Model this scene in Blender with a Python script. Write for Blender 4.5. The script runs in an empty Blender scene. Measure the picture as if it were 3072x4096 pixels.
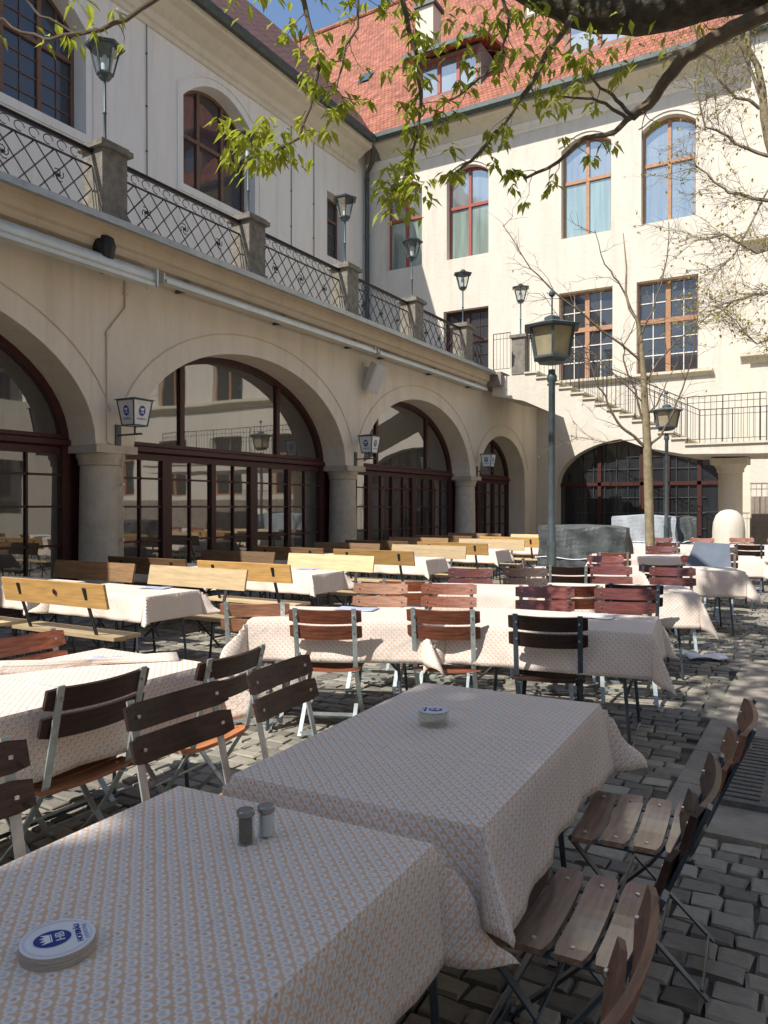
import bpy, bmesh, math, random
from math import sin, cos, pi, radians, sqrt, atan2
from mathutils import Vector, Matrix
random.seed(7)
SC = bpy.context.scene
COL = SC.collection
# ---------------------------------------------------------------- camera, sky, sun, exposure
cd = bpy.data.cameras.new('camera'); cam = bpy.data.objects.new('camera', cd); COL.objects.link(cam)
cd.sensor_fit = 'HORIZONTAL'; cd.sensor_width = 36; cd.lens = 35.54; cd.clip_start = .05; cd.clip_end = 600
cam.location = (0, 0, 1.5); cam.rotation_euler = (radians(89.6), 0, radians(30.5)); SC.camera = cam
SUN = Vector((-.30, -.80, 1.0)).normalized()
W = bpy.data.worlds.new('World'); SC.world = W; W.use_nodes = True
nt = W.node_tree; bg = nt.nodes['Background']; sk = nt.nodes.new('ShaderNodeTexSky'); sk.sky_type = 'NISHITA'
sk.sun_disc = False; sk.sun_elevation = math.asin(SUN.z); sk.sun_rotation = atan2(SUN.x, SUN.y) % (2*pi)
sk.dust_density = .6; sk.ozone_density = 1.5
nt.links.new(sk.outputs[0], bg.inputs[0]); bg.inputs[1].default_value = .15
sl = bpy.data.lights.new('sun', 'SUN'); sl.energy = 4.8; sl.angle = radians(.5); sl.color = (1, .95, .87)
so = bpy.data.objects.new('sun', sl); COL.objects.link(so); so.rotation_euler = SUN.to_track_quat('Z', 'Y').to_euler(); so.location = (0, 0, 60)
SC.view_settings.view_transform = 'Standard'; SC.view_settings.look = 'None'; SC.view_settings.gamma = 1
SC.view_settings.exposure = .36
SC.cycles.max_bounces = 8; SC.cycles.diffuse_bounces = 4; SC.cycles.transparent_max_bounces = 8
# ---------------------------------------------------------------- helpers
class MB:
    def __init__(s): s.v = []; s.f = []; s.m = []; s.uv = None
    def quad(s, pts, m=0):
        b = len(s.v); s.v += [tuple(p) for p in pts]; s.f.append(tuple(range(b, b+len(pts)))); s.m.append(m)
    def box(s, c, d, m=0, rz=0, M=None):
        b = len(s.v); x, y, z = d[0]/2, d[1]/2, d[2]/2
        for sx, sy, sz in ((-1,-1,-1),(1,-1,-1),(1,1,-1),(-1,1,-1),(-1,-1,1),(1,-1,1),(1,1,1),(-1,1,1)):
            p = Vector((sx*x, sy*y, sz*z))
            if rz: p = Vector((p.x*cos(rz)-p.y*sin(rz), p.x*sin(rz)+p.y*cos(rz), p.z))
            if M: p = M @ p
            s.v.append((c[0]+p.x, c[1]+p.y, c[2]+p.z))
        for q in ((0,3,2,1),(4,5,6,7),(0,1,5,4),(1,2,6,5),(2,3,7,6),(3,0,4,7)):
            s.f.append(tuple(b+i for i in q)); s.m.append(m)
    def span(s, a, b, m=0): s.box([(a[i]+b[i])/2 for i in range(3)], [abs(a[i]-b[i]) for i in range(3)], m)
    def bar(s, p, q, w, t, m=0, up=(0,0,1)):
        p = Vector(p); q = Vector(q); d = q-p; L = d.length; d.normalize(); u = Vector(up)
        if abs(d.dot(u)) > .98: u = Vector((0,1,0)) if abs(d.y) < .9 else Vector((1,0,0))
        x = d.cross(u).normalized(); z = x.cross(d)
        M = Matrix((x, d, z)).transposed()
        s.box((p+q)/2, (w, L, t), m, M=M)
    def tube(s, pts, r, n=6, m=0, cap=True):
        pts = [Vector(p) for p in pts]; rr = r if isinstance(r, (list, tuple)) else [r]*len(pts)
        b = len(s.v); prev = None
        for i, p in enumerate(pts):
            d = (pts[min(i+1, len(pts)-1)]-pts[max(i-1, 0)]).normalized()
            if prev is None:
                u = Vector((0,0,1)) if abs(d.z) < .9 else Vector((1,0,0)); x = d.cross(u).normalized()
            else: x = (prev-d*prev.dot(d)).normalized()
            prev = x; y = d.cross(x)
            for k in range(n):
                a = 2*pi*k/n; s.v.append(tuple(p+(x*cos(a)+y*sin(a))*rr[i]))
        for i in range(len(pts)-1):
            for k in range(n):
                a = b+i*n+k; c = b+i*n+(k+1) % n
                s.f.append((a, c, c+n, a+n)); s.m.append(m)
        if cap:
            s.f.append(tuple(b+k for k in range(n))[::-1]); s.m.append(m)
            e = b+(len(pts)-1)*n; s.f.append(tuple(e+k for k in range(n))); s.m.append(m)
    def lathe(s, prof, c=(0,0,0), n=16, m=0, ph=0, capb=True, capt=True):
        b = len(s.v)
        for r, z in prof:
            for k in range(n):
                a = 2*pi*k/n+ph; s.v.append((c[0]+r*cos(a), c[1]+r*sin(a), c[2]+z))
        for i in range(len(prof)-1):
            for k in range(n):
                a = b+i*n+k; q = b+i*n+(k+1) % n; s.f.append((a, q, q+n, a+n)); s.m.append(m)
        if capb: s.f.append(tuple(b+k for k in range(n))[::-1]); s.m.append(m)
        if capt: e = b+(len(prof)-1)*n; s.f.append(tuple(e+k for k in range(n))); s.m.append(m)
    def prism(s, poly, P, d0, d1, m=0):
        n = len(poly); b = len(s.v)
        for d in (d0, d1):
            for a, c in poly: s.v.append(tuple(P(a, c, d)))
        s.f.append(tuple(range(b, b+n))); s.f.append(tuple(range(b+2*n-1, b+n-1, -1))); s.m += [m, m]
        for i in range(n):
            j = (i+1) % n; s.f.append((b+i, b+n+i, b+n+j, b+j)); s.m.append(m)
    def build(s, name, mats, parent=None, smooth=False, loc=None, fixn=True):
        me = bpy.data.meshes.new(name); me.from_pydata(s.v, [], s.f)
        if not isinstance(mats, (list, tuple)): mats = [mats]
        for m in mats: me.materials.append(m)
        if len(mats) > 1: me.polygons.foreach_set('material_index', s.m)
        if s.uv:
            l = me.uv_layers.new(name='UVMap')
            for p in me.polygons:
                for li in p.loop_indices: l.data[li].uv = s.uv[me.loops[li].vertex_index]
        if fixn:
            bm = bmesh.new(); bm.from_mesh(me); bmesh.ops.recalc_face_normals(bm, faces=bm.faces); bm.to_mesh(me); bm.free()
        if smooth: me.polygons.foreach_set('use_smooth', [True]*len(me.polygons)); me.set_sharp_from_angle(angle=radians(40))
        o = bpy.data.objects.new(name, me); COL.objects.link(o)
        if parent: o.parent = parent
        if loc: o.location = loc
        return o
def tag(o, label=None, cat=None, group=None, kind=None):
    if label: o['label'] = label
    if cat: o['category'] = cat
    if group: o['group'] = group
    if kind: o['kind'] = kind
    return o
def thing(name, label, cat, loc=(0,0,0), rz=0, group=None):
    o = bpy.data.objects.new(name, None); COL.objects.link(o); o.empty_display_size = .1
    o.location = loc; o.rotation_euler = (0, 0, rz); return tag(o, label, cat, group)
def dup(root, loc, rz, label, group=None, swap=None, rx=0):
    r = root.copy(); COL.objects.link(r); r.location = loc; r.rotation_euler = (rx, 0, rz); r['label'] = label
    if group: r['group'] = group
    def rec(o, n):
        for ch in o.children:
            c = ch.copy(); COL.objects.link(c); c.parent = n
            if swap and c.data and c.name.split('.')[0] in swap:
                c.data = swap[c.name.split('.')[0]]
            rec(ch, c)
    rec(root, r); return r
# ---------------------------------------------------------------- materials
def nodes(name):
    m = bpy.data.materials.new(name); m.use_nodes = True; return m, m.node_tree, m.node_tree.nodes['Principled BSDF']
def pm(name, col, rough=.6, var=.12, sc=4, bump=0, bsc=30, metal=0, spec=.5, coat=0, stretch=None, col2=None, vsc=None, coord='Object'):
    m, t, b = nodes(name); N = t.nodes; L = t.links
    tc = N.new('ShaderNodeTexCoord'); src = tc.outputs[coord]
    if stretch:
        mp = N.new('ShaderNodeMapping'); mp.inputs['Scale'].default_value = stretch; L.new(src, mp.inputs[0]); src = mp.outputs[0]
    n = N.new('ShaderNodeTexNoise'); n.inputs['Scale'].default_value = sc; n.inputs['Detail'].default_value = 6; n.inputs['Roughness'].default_value = .6
    L.new(src, n.inputs[0])
    r = N.new('ShaderNodeMapRange'); r.inputs[1].default_value = .3; r.inputs[2].default_value = .7; L.new(n.outputs[0], r.inputs[0])
    mx = N.new('ShaderNodeMix'); mx.data_type = 'RGBA'; L.new(r.outputs[0], mx.inputs[0])
    c2 = col2 or [min(1, c*(1+var)) for c in col]; c1 = col if col2 else [c*(1-var) for c in col]
    mx.inputs[6].default_value = (*c1, 1); mx.inputs[7].default_value = (*c2, 1)
    oi = N.new('ShaderNodeObjectInfo'); orr = N.new('ShaderNodeMapRange'); k_ = .38 if ('slat' in name or 'board' in name) else .08
    orr.inputs[3].default_value = 1-k_; orr.inputs[4].default_value = 1+k_; L.new(oi.outputs['Random'], orr.inputs[0])
    osc = N.new('ShaderNodeVectorMath'); osc.operation = 'SCALE'; L.new(mx.outputs[2], osc.inputs[0]); L.new(orr.outputs[0], osc.inputs[3])
    L.new(osc.outputs[0], b.inputs['Base Color'])
    b.inputs['Roughness'].default_value = rough; b.inputs['Metallic'].default_value = metal
    b.inputs['Specular IOR Level'].default_value = spec; b.inputs['Coat Weight'].default_value = coat; b.inputs['Coat Roughness'].default_value = .12
    if bump:
        n2 = N.new('ShaderNodeTexNoise'); n2.inputs['Scale'].default_value = bsc; n2.inputs['Detail'].default_value = 5; L.new(src, n2.inputs[0])
        bp = N.new('ShaderNodeBump'); bp.inputs['Strength'].default_value = bump; bp.inputs['Distance'].default_value = .02
        L.new(n2.outputs[0], bp.inputs['Height']); L.new(bp.outputs[0], b.inputs['Normal'])
    return m
def plaster(name, col, dirt=(.5,.47,.42), amt=.35, sc=1.2):
    m, t, b = nodes(name); N = t.nodes; L = t.links
    g = N.new('ShaderNodeNewGeometry')
    mp = N.new('ShaderNodeMapping'); mp.inputs['Scale'].default_value = (1.5, 1.5, .35); L.new(g.outputs['Position'], mp.inputs[0])
    n = N.new('ShaderNodeTexNoise'); n.inputs['Scale'].default_value = sc; n.inputs['Detail'].default_value = 9; n.inputs['Roughness'].default_value = .65; L.new(mp.outputs[0], n.inputs[0])
    r = N.new('ShaderNodeMapRange'); r.inputs[1].default_value = .42; r.inputs[2].default_value = .8; r.inputs[4].default_value = amt; L.new(n.outputs[0], r.inputs[0])
    mx = N.new('ShaderNodeMix'); mx.data_type = 'RGBA'; L.new(r.outputs[0], mx.inputs[0])
    mx.inputs[6].default_value = (*col, 1); mx.inputs[7].default_value = (col[0]*dirt[0]*1.5, col[1]*dirt[1]*1.5, col[2]*dirt[2]*1.5, 1)
    mp2 = N.new('ShaderNodeMapping'); mp2.inputs['Scale'].default_value = (3.2, 3.2, .16); L.new(g.outputs['Position'], mp2.inputs[0])
    n3 = N.new('ShaderNodeTexNoise'); n3.inputs['Scale'].default_value = 1.3; n3.inputs['Detail'].default_value = 7; n3.inputs['Roughness'].default_value = .7; L.new(mp2.outputs[0], n3.inputs[0])
    r3 = N.new('ShaderNodeMapRange'); r3.inputs[1].default_value = .52; r3.inputs[2].default_value = .78; r3.inputs[3].default_value = 1; r3.inputs[4].default_value = .83; L.new(n3.outputs[0], r3.inputs[0])
    sc3 = N.new('ShaderNodeVectorMath'); sc3.operation = 'SCALE'; L.new(mx.outputs[2], sc3.inputs[0]); L.new(r3.outputs[0], sc3.inputs[3])
    L.new(sc3.outputs[0], b.inputs['Base Color']); b.inputs['Roughness'].default_value = .9; b.inputs['Specular IOR Level'].default_value = .2
    n2 = N.new('ShaderNodeTexNoise'); n2.inputs['Scale'].default_value = 9; n2.inputs['Detail'].default_value = 8; L.new(g.outputs['Position'], n2.inputs[0])
    bp = N.new('ShaderNodeBump'); bp.inputs['Strength'].default_value = .35; bp.inputs['Distance'].default_value = .03
    L.new(n2.outputs[0], bp.inputs['Height']); L.new(bp.outputs[0], b.inputs['Normal'])
    return m
def glass(name, col=(.015,.018,.02), fac=.35, wob=.02, rough=.02, tint=(1,1,1)):
    m, t, b = nodes(name); N = t.nodes; L = t.links
    b.inputs['Roughness'].default_value = .4
    g0 = N.new('ShaderNodeNewGeometry'); m0 = N.new('ShaderNodeMapping'); m0.inputs['Scale'].default_value = (5, 5, .35); L.new(g0.outputs['Position'], m0.inputs[0])
    n0 = N.new('ShaderNodeTexNoise'); n0.inputs['Scale'].default_value = 1.2; n0.inputs['Detail'].default_value = 3; L.new(m0.outputs[0], n0.inputs[0])
    x0 = N.new('ShaderNodeMix'); x0.data_type = 'RGBA'; L.new(n0.outputs[0], x0.inputs[0]); x0.inputs[6].default_value = (col[0]*.25, col[1]*.25, col[2]*.3, 1); x0.inputs[7].default_value = (min(1,col[0]*1.9), min(1,col[1]*1.8), min(1,col[2]*1.7), 1)
    L.new(x0.outputs[2], b.inputs['Base Color'])
    gl = N.new('ShaderNodeBsdfGlossy'); gl.inputs['Roughness'].default_value = rough; gl.inputs['Color'].default_value = (*tint, 1)
    fr = N.new('ShaderNodeFresnel'); fr.inputs['IOR'].default_value = 1.5
    ma = N.new('ShaderNodeMath'); ma.operation = 'ADD'; ma.use_clamp = True; ma.inputs[1].default_value = fac; L.new(fr.outputs[0], ma.inputs[0])
    mx = N.new('ShaderNodeMixShader'); L.new(ma.outputs[0], mx.inputs[0]); L.new(b.outputs[0], mx.inputs[1]); L.new(gl.outputs[0], mx.inputs[2])
    g = N.new('ShaderNodeNewGeometry'); n = N.new('ShaderNodeTexNoise'); n.inputs['Scale'].default_value = 1.6; n.inputs['Detail'].default_value = 1; L.new(g.outputs['Position'], n.inputs[0])
    bp = N.new('ShaderNodeBump'); bp.inputs['Strength'].default_value = wob*10; bp.inputs['Distance'].default_value = .03; L.new(n.outputs[0], bp.inputs['Height']); L.new(bp.outputs[0], gl.inputs['Normal'])
    L.new(mx.outputs[0], N['Material Output'].inputs[0]); return m
def brickmat(name, c1, c2, mortar, bw, bh, rough=.8, bump=.4, ms=.012, coord='Object', rot=None, noise=.0):
    m, t, b = nodes(name); N = t.nodes; L = t.links
    tc = N.new('ShaderNodeTexCoord'); src = tc.outputs[coord]
    mp = N.new('ShaderNodeMapping'); L.new(src, mp.inputs[0])
    if rot: mp.inputs['Rotation'].default_value = rot
    src = mp.outputs[0]
    if noise:
        nn = N.new('ShaderNodeTexNoise'); nn.inputs['Scale'].default_value = 3; L.new(src, nn.inputs[0])
        vm = N.new('ShaderNodeVectorMath'); vm.operation = 'SCALE'; vm.inputs[3].default_value = noise; L.new(nn.outputs[1], vm.inputs[0])
        va = N.new('ShaderNodeVectorMath'); L.new(src, va.inputs[0]); L.new(vm.outputs[0], va.inputs[1]); src = va.outputs[0]
    br = N.new('ShaderNodeTexBrick'); br.inputs['Scale'].default_value = 1; br.inputs['Brick Width'].default_value = bw; br.inputs['Row Height'].default_value = bh
    br.inputs['Mortar Size'].default_value = ms; br.inputs['Color1'].default_value = (*c1, 1); br.inputs['Color2'].default_value = (*c2, 1); br.inputs['Mortar'].default_value = (*mortar, 1)
    br.inputs['Mortar Smooth'].default_value = .3
    L.new(src, br.inputs[0])
    n = N.new('ShaderNodeTexNoise'); n.inputs['Scale'].default_value = 2.5; n.inputs['Detail'].default_value = 8; L.new(src, n.inputs[0])
    r = N.new('ShaderNodeMapRange'); r.inputs[1].default_value = .25; r.inputs[2].default_value = .75; r.inputs[3].default_value = .55; r.inputs[4].default_value = 1.35; L.new(n.outputs[0], r.inputs[0])
    mx = N.new('ShaderNodeVectorMath'); mx.operation = 'SCALE'; L.new(br.outputs[0], mx.inputs[0]); L.new(r.outputs[0], mx.inputs[3])
    L.new(mx.outputs[0], b.inputs['Base Color']); b.inputs['Roughness'].default_value = rough
    iv = N.new('ShaderNodeMath'); iv.operation = 'SUBTRACT'; iv.inputs[0].default_value = 1; L.new(br.outputs[1], iv.inputs[1])
    ad = N.new('ShaderNodeMath'); ad.operation = 'MULTIPLY_ADD'; L.new(n.outputs[0], ad.inputs[0]); ad.inputs[1].default_value = .5; L.new(iv.outputs[0], ad.inputs[2])
    bp = N.new('ShaderNodeBump'); bp.inputs['Strength'].default_value = bump; bp.inputs['Distance'].default_value = .02; L.new(ad.outputs[0], bp.inputs['Height']); L.new(bp.outputs[0], b.inputs['Normal'])
    return m
def clothmat(name):
    m, t, b = nodes(name); N = t.nodes; L = t.links
    tc = N.new('ShaderNodeTexCoord')
    dn = N.new('ShaderNodeTexNoise'); dn.inputs['Scale'].default_value = 38; dn.inputs['Detail'].default_value = 1; L.new(tc.outputs['UV'], dn.inputs[0])
    dsc = N.new('ShaderNodeVectorMath'); dsc.operation = 'SCALE'; dsc.inputs[3].default_value = .0085; L.new(dn.outputs[1], dsc.inputs[0])
    dad = N.new('ShaderNodeVectorMath'); L.new(tc.outputs['UV'], dad.inputs[0]); L.new(dsc.outputs[0], dad.inputs[1])
    def lattice(p, off, r0, r1):
        mp = N.new('ShaderNodeMapping'); mp.inputs['Scale'].default_value = (1/p, 1/p, 1); mp.inputs['Location'].default_value = (off, off, 0); L.new(dad.outputs[0], mp.inputs[0])
        f = N.new('ShaderNodeVectorMath'); f.operation = 'FRACTION'; L.new(mp.outputs[0], f.inputs[0])
        s = N.new('ShaderNodeVectorMath'); s.operation = 'SUBTRACT'; s.inputs[1].default_value = (.5, .5, 0); L.new(f.outputs[0], s.inputs[0])
        l = N.new('ShaderNodeVectorMath'); l.operation = 'LENGTH'; L.new(s.outputs[0], l.inputs[0])
        r = N.new('ShaderNodeMapRange'); r.interpolation_type = 'SMOOTHSTEP'; r.inputs[1].default_value = r0; r.inputs[2].default_value = r1; r.inputs[3].default_value = 1; r.inputs[4].default_value = 0
        L.new(l.outputs[1], r.inputs[0]); return r.outputs[0], l.outputs[1]
    P = .034
    d1, l1 = lattice(P, 0, .24, .34); d1b, l1b = lattice(P, .5, .24, .34); d2, _ = lattice(P/2, .25, .12, .26); d3, _ = lattice(P*2, .75, .03, .06)
    mxa = N.new('ShaderNodeMath'); mxa.operation = 'MAXIMUM'; L.new(d1, mxa.inputs[0]); L.new(d1b, mxa.inputs[1]); d1 = mxa.outputs[0]
    mnl = N.new('ShaderNodeMath'); mnl.operation = 'MINIMUM'; L.new(l1, mnl.inputs[0]); L.new(l1b, mnl.inputs[1]); l1 = mnl.outputs[0]
    # thin ring inside each disc, orange-tan web around
    ring = N.new('ShaderNodeMapRange'); ring.inputs[1].default_value = .14; ring.inputs[2].default_value = .18; L.new(l1, ring.inputs[0])
    n = N.new('ShaderNodeTexNoise'); n.inputs['Scale'].default_value = 5; n.inputs['Detail'].default_value = 4; L.new(tc.outputs['UV'], n.inputs[0])
    base = N.new('ShaderNodeMix'); base.data_type = 'RGBA'; L.new(n.outputs[0], base.inputs[0]); base.inputs[6].default_value = (.66,.45,.31,1); base.inputs[7].default_value = (.77,.57,.43,1)
    disc = N.new('ShaderNodeMix'); disc.data_type = 'RGBA'; L.new(ring.outputs[0], disc.inputs[0]); disc.inputs[6].default_value = (.65,.62,.61,1); disc.inputs[7].default_value = (.79,.755,.72,1)
    m1 = N.new('ShaderNodeMix'); m1.data_type = 'RGBA'; L.new(d1, m1.inputs[0]); L.new(base.outputs[2], m1.inputs[6]); L.new(disc.outputs[2], m1.inputs[7])
    m2 = N.new('ShaderNodeMix'); m2.data_type = 'RGBA'; L.new(d2, m2.inputs[0]); L.new(m1.outputs[2], m2.inputs[6]); m2.inputs[7].default_value = (.86,.80,.74,1)
    m3 = N.new('ShaderNodeMix'); m3.data_type = 'RGBA'; L.new(d3, m3.inputs[0]); L.new(m2.outputs[2], m3.inputs[6]); m3.inputs[7].default_value = (.66,.38,.24,1)
    L.new(m3.outputs[2], b.inputs['Base Color']); b.inputs['Roughness'].default_value = .75; b.inputs['Sheen Weight'].default_value = .15; b.inputs['Specular IOR Level'].default_value = .25
    n2 = N.new('ShaderNodeTexNoise'); n2.inputs['Scale'].default_value = 5; n2.inputs['Detail'].default_value = 5; n2.inputs['Distortion'].default_value = .6; L.new(tc.outputs['UV'], n2.inputs[0])
    sx = N.new('ShaderNodeSeparateXYZ'); L.new(tc.outputs['UV'], sx.inputs[0]); hsum = n2.outputs[0]
    for ch, c0 in ((0, 2.91), (0, 3.17), (1, 2.78), (1, 3.30), (1, 3.04)):      # fold creases pressed into the cloth
        a = N.new('ShaderNodeMath'); a.operation = 'SUBTRACT'; L.new(sx.outputs[ch], a.inputs[0]); a.inputs[1].default_value = c0
        a2 = N.new('ShaderNodeMath'); a2.operation = 'ABSOLUTE'; L.new(a.outputs[0], a2.inputs[0])
        a3 = N.new('ShaderNodeMapRange'); a3.inputs[1].default_value = 0; a3.inputs[2].default_value = .018; a3.inputs[3].default_value = .22; a3.inputs[4].default_value = 0; L.new(a2.outputs[0], a3.inputs[0])
        a4 = N.new('ShaderNodeMath'); L.new(hsum, a4.inputs[0]); L.new(a3.outputs[0], a4.inputs[1]); hsum = a4.outputs[0]
    bp = N.new('ShaderNodeBump'); bp.inputs['Strength'].default_value = .5; bp.inputs['Distance'].default_value = .025; L.new(hsum, bp.inputs['Height']); L.new(bp.outputs[0], b.inputs['Normal'])
    return m
M = {}
M['arc'] = plaster('tan arcade plaster', (.76,.675,.55), amt=.5)
M['band'] = plaster('tan moulding paint', (.64,.54,.415), amt=.5)
M['grey'] = plaster('pale grey plaster', (.77,.735,.665), amt=.4)
M['cream'] = plaster('cream plaster', (.69,.635,.54), amt=.42, sc=2)
M['creamtrim'] = plaster('cream trim', (.66,.60,.47), amt=.4)
M['whitetrim'] = plaster('white trim', (.80,.75,.65), amt=.25)
M['stone'] = pm('weathered grey stone', (.21,.19,.155), .9, .35, 9, .5, 60)
M['stonepale'] = pm('column limestone', (.50,.44,.35), .85, .15, 6, .3, 50)  # paler stone of the arcade columns
M['plinth'] = pm('brown stone plinth', (.26,.22,.18), .9, .2, 4, .4, 40)
M['tile'] = brickmat('red roof tile', (.43,.165,.095), (.31,.105,.065), (.16,.05,.03), .17, .15, .85, 1.0, .012, noise=.02)
M['tiled'] = brickmat('brown roof tile', (.17,.075,.055), (.12,.055,.045), (.04,.02,.02), .2, .17, .85, .9, .012)
M['zinc'] = pm('dark weathered zinc', (.075,.09,.085), .55, .25, 6, metal=.3)
M['flash'] = pm('pale zinc flashing', (.38,.41,.41), .4, .2, 5, metal=.4)
M['iron'] = pm('black wrought iron', (.018,.018,.02), .55, .3, 20)
M['lampgrey'] = pm('dark green grey lamp paint', (.075,.10,.11), .45, .25, 12, metal=.2)
M['redframe'] = pm('dark red window paint', (.055,.013,.012), .5, .25, 10)
M['redwin'] = pm('brick red window paint', (.33,.07,.05), .55, .15, 10)
M['brownwin'] = pm('brown wood window paint', (.40,.21,.11), .6, .15, 10)
M['darkbrown'] = pm('dark brown window paint', (.16,.085,.05), .6, .2, 10)
M['gl_arc'] = glass('arcade glass', (.005,.005,.006), .17, .003)
M['gl_up'] = glass('upper window glass', (.13,.16,.16), .30, .02, .06, (.85,.95,.97))
M['gl_teal'] = glass('teal window glass', (.19,.27,.24), .22, .02, .08, (.85,1,.96))
M['gl_dk'] = glass('dark window glass', (.010,.013,.018), .03, .004)
M['lampglass'] = None
M['whiteglass'] = pm('white sign glass', (.78,.79,.78), .3, .05, 10)
M['blue'] = pm('emblem blue', (.012,.035,.24), .5, .1, 10)
M['white'] = pm('white card', (.80,.81,.84), .6, .04, 8)
M['coasteredge'] = pm('grey pulp board edge', (.42,.38,.33), .8, .25, 60, stretch=(1,1,30))
M['bluegrey'] = pm('pale blue print', (.45,.50,.66), .6, .1, 10)
M['awn'] = pm('pale grey awning metal', (.56,.60,.58), .35, .12, 3, metal=.25)
M['steel'] = pm('pale galvanised steel', (.42,.48,.49), .38, .3, 12, metal=.55)
M['bluesteel'] = pm('blue grey painted steel', (.07,.095,.125), .35, .35, 9, metal=.3)
M['bolt'] = pm('bright bolt steel', (.6,.6,.6), .3, .1, 10, metal=.8)
M['wood1'] = pm('red brown varnished slat', (.24,.075,.038), .42, .55, 5, .2, 40, coat=.2, stretch=(1.2,14,14))
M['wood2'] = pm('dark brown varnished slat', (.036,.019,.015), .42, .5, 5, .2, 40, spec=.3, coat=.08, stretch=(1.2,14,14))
M['wood5'] = pm('sunlit orange brown seat slat', (.40,.15,.06), .5, .4, 5, .2, 40, stretch=(1.2,14,14))  # orange of sunlit seats put into the wood colour
M['wood6'] = pm('maroon glossy slat', (.14,.042,.036), .25, .4, 5, .1, 40, coat=.7, stretch=(1.2,14,14))
M['wood4'] = pm('glossy glare-lightened seat slat', (.25,.165,.115), .28, .4, 5, .1, 40, coat=.9, stretch=(1.2,14,14))  # lightened wood colour stands in for glare on the right-hand seats
M['wood3'] = pm('weathered brown slat', (.27,.13,.075), .5, .4, 5, .2, 40, stretch=(1.2,14,14))
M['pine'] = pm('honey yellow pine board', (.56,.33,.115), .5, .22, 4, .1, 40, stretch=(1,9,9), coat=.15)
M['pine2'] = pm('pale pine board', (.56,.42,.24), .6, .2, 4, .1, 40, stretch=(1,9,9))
M['darkpine'] = pm('dark brown board', (.20,.115,.055), .6, .3, 4, .1, 40, stretch=(1,9,9))  # darker board colour for the arcade-side benches
M['cloth'] = clothmat('ring patterned tablecloth')
M['clothunder'] = pm('rust red cloth lining', (.42,.15,.08), .9, .2, 8)
M['cobble'] = None
M['bark'] = pm('dark mossy bark', (.075,.062,.045), .95, .5, 14, 1.0, 30)
M['barkpale'] = pm('pale olive bark', (.27,.22,.13), .9, .3, 10, .5, 40)
M['twigpale'] = pm('pale twig bark', (.30,.25,.18), .9, .3, 10)
M['boardgrey'] = pm('blue grey board', (.13,.155,.20), .75, .15, 4, spec=.15)
M['twig'] = pm('twig bark', (.15,.115,.08), .9, .3, 10)
M['tarp'] = pm('dark grey mottled tarpaulin', (.03,.036,.038), .5, .2, 5, .35, 9, col2=(.10,.115,.115))
M['tarplight'] = pm('light grey tarpaulin', (.36,.39,.42), .6, .15, 6, .6, 50)
M['spk'] = pm('off white plastic', (.62,.60,.55), .5, .05, 5)
M['green'] = pm('exit sign green', (.04,.45,.33), .4, .05, 5)
M['cast'] = pm('cast iron grate', (.13,.125,.115), .75, .3, 15, .4, 60, metal=.2)
M['void'] = pm('dark gap', (.008,.008,.008), .9, .1, 5)
M['slab'] = pm('sandy granite slab', (.30,.265,.22), .85, .25, 5, .4, 90)
M['pepper'] = pm('ground pepper', (.13,.115,.085), .8, .3, 80)
M['lid'] = pm('brushed lid', (.33,.33,.32), .35, .1, 30, metal=.7)
M['salt'] = pm('salt', (.70,.71,.72), .8, .05, 80)
def leafmat(name, col, tr=.5):
    m, t, b = nodes(name); N = t.nodes; L = t.links
    g = N.new('ShaderNodeNewGeometry'); n = N.new('ShaderNodeTexNoise'); n.inputs['Scale'].default_value = 7; L.new(g.outputs['Position'], n.inputs[0])
    mx = N.new('ShaderNodeMix'); mx.data_type = 'RGBA'; L.new(n.outputs[0], mx.inputs[0]); mx.inputs[6].default_value = (col[0]*.6, col[1]*.7, col[2]*.6, 1); mx.inputs[7].default_value = (min(1, col[0]*1.4), col[1]*1.25, col[2]*1.2, 1)
    L.new(mx.outputs[2], b.inputs['Base Color']); b.inputs['Roughness'].default_value = .5
    tl = N.new('ShaderNodeBsdfTranslucent'); L.new(mx.outputs[2], tl.inputs[0]); ms = N.new('ShaderNodeMixShader'); ms.inputs[0].default_value = tr
    L.new(b.outputs[0], ms.inputs[1]); L.new(tl.outputs[0], ms.inputs[2]); L.new(ms.outputs[0], N['Material Output'].inputs[0]); return m
M['leaf'] = leafmat('fresh spring leaf', (.40,.45,.06), .6); M['leafy'] = leafmat('young yellow leaf', (.50,.46,.12), .5); M['leafd'] = leafmat('green leaf', (.24,.32,.08), .6)
M['lampglass'] = leafmat('milky cream lamp glass', (.66,.60,.44), .55)
def clearglass(name):
    m, t, b = nodes(name); N = t.nodes; L = t.links
    tr = N.new('ShaderNodeBsdfTransparent'); tr.inputs[0].default_value = (.90,.93,.92,1); gl = N.new('ShaderNodeBsdfGlossy'); gl.inputs[1].default_value = .05
    mx = N.new('ShaderNodeMixShader'); mx.inputs[0].default_value = .13; L.new(tr.outputs[0], mx.inputs[1]); L.new(gl.outputs[0], mx.inputs[2])
    L.new(mx.outputs[0], N['Material Output'].inputs[0]); return m
M['clear'] = clearglass('clear glass')
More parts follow.
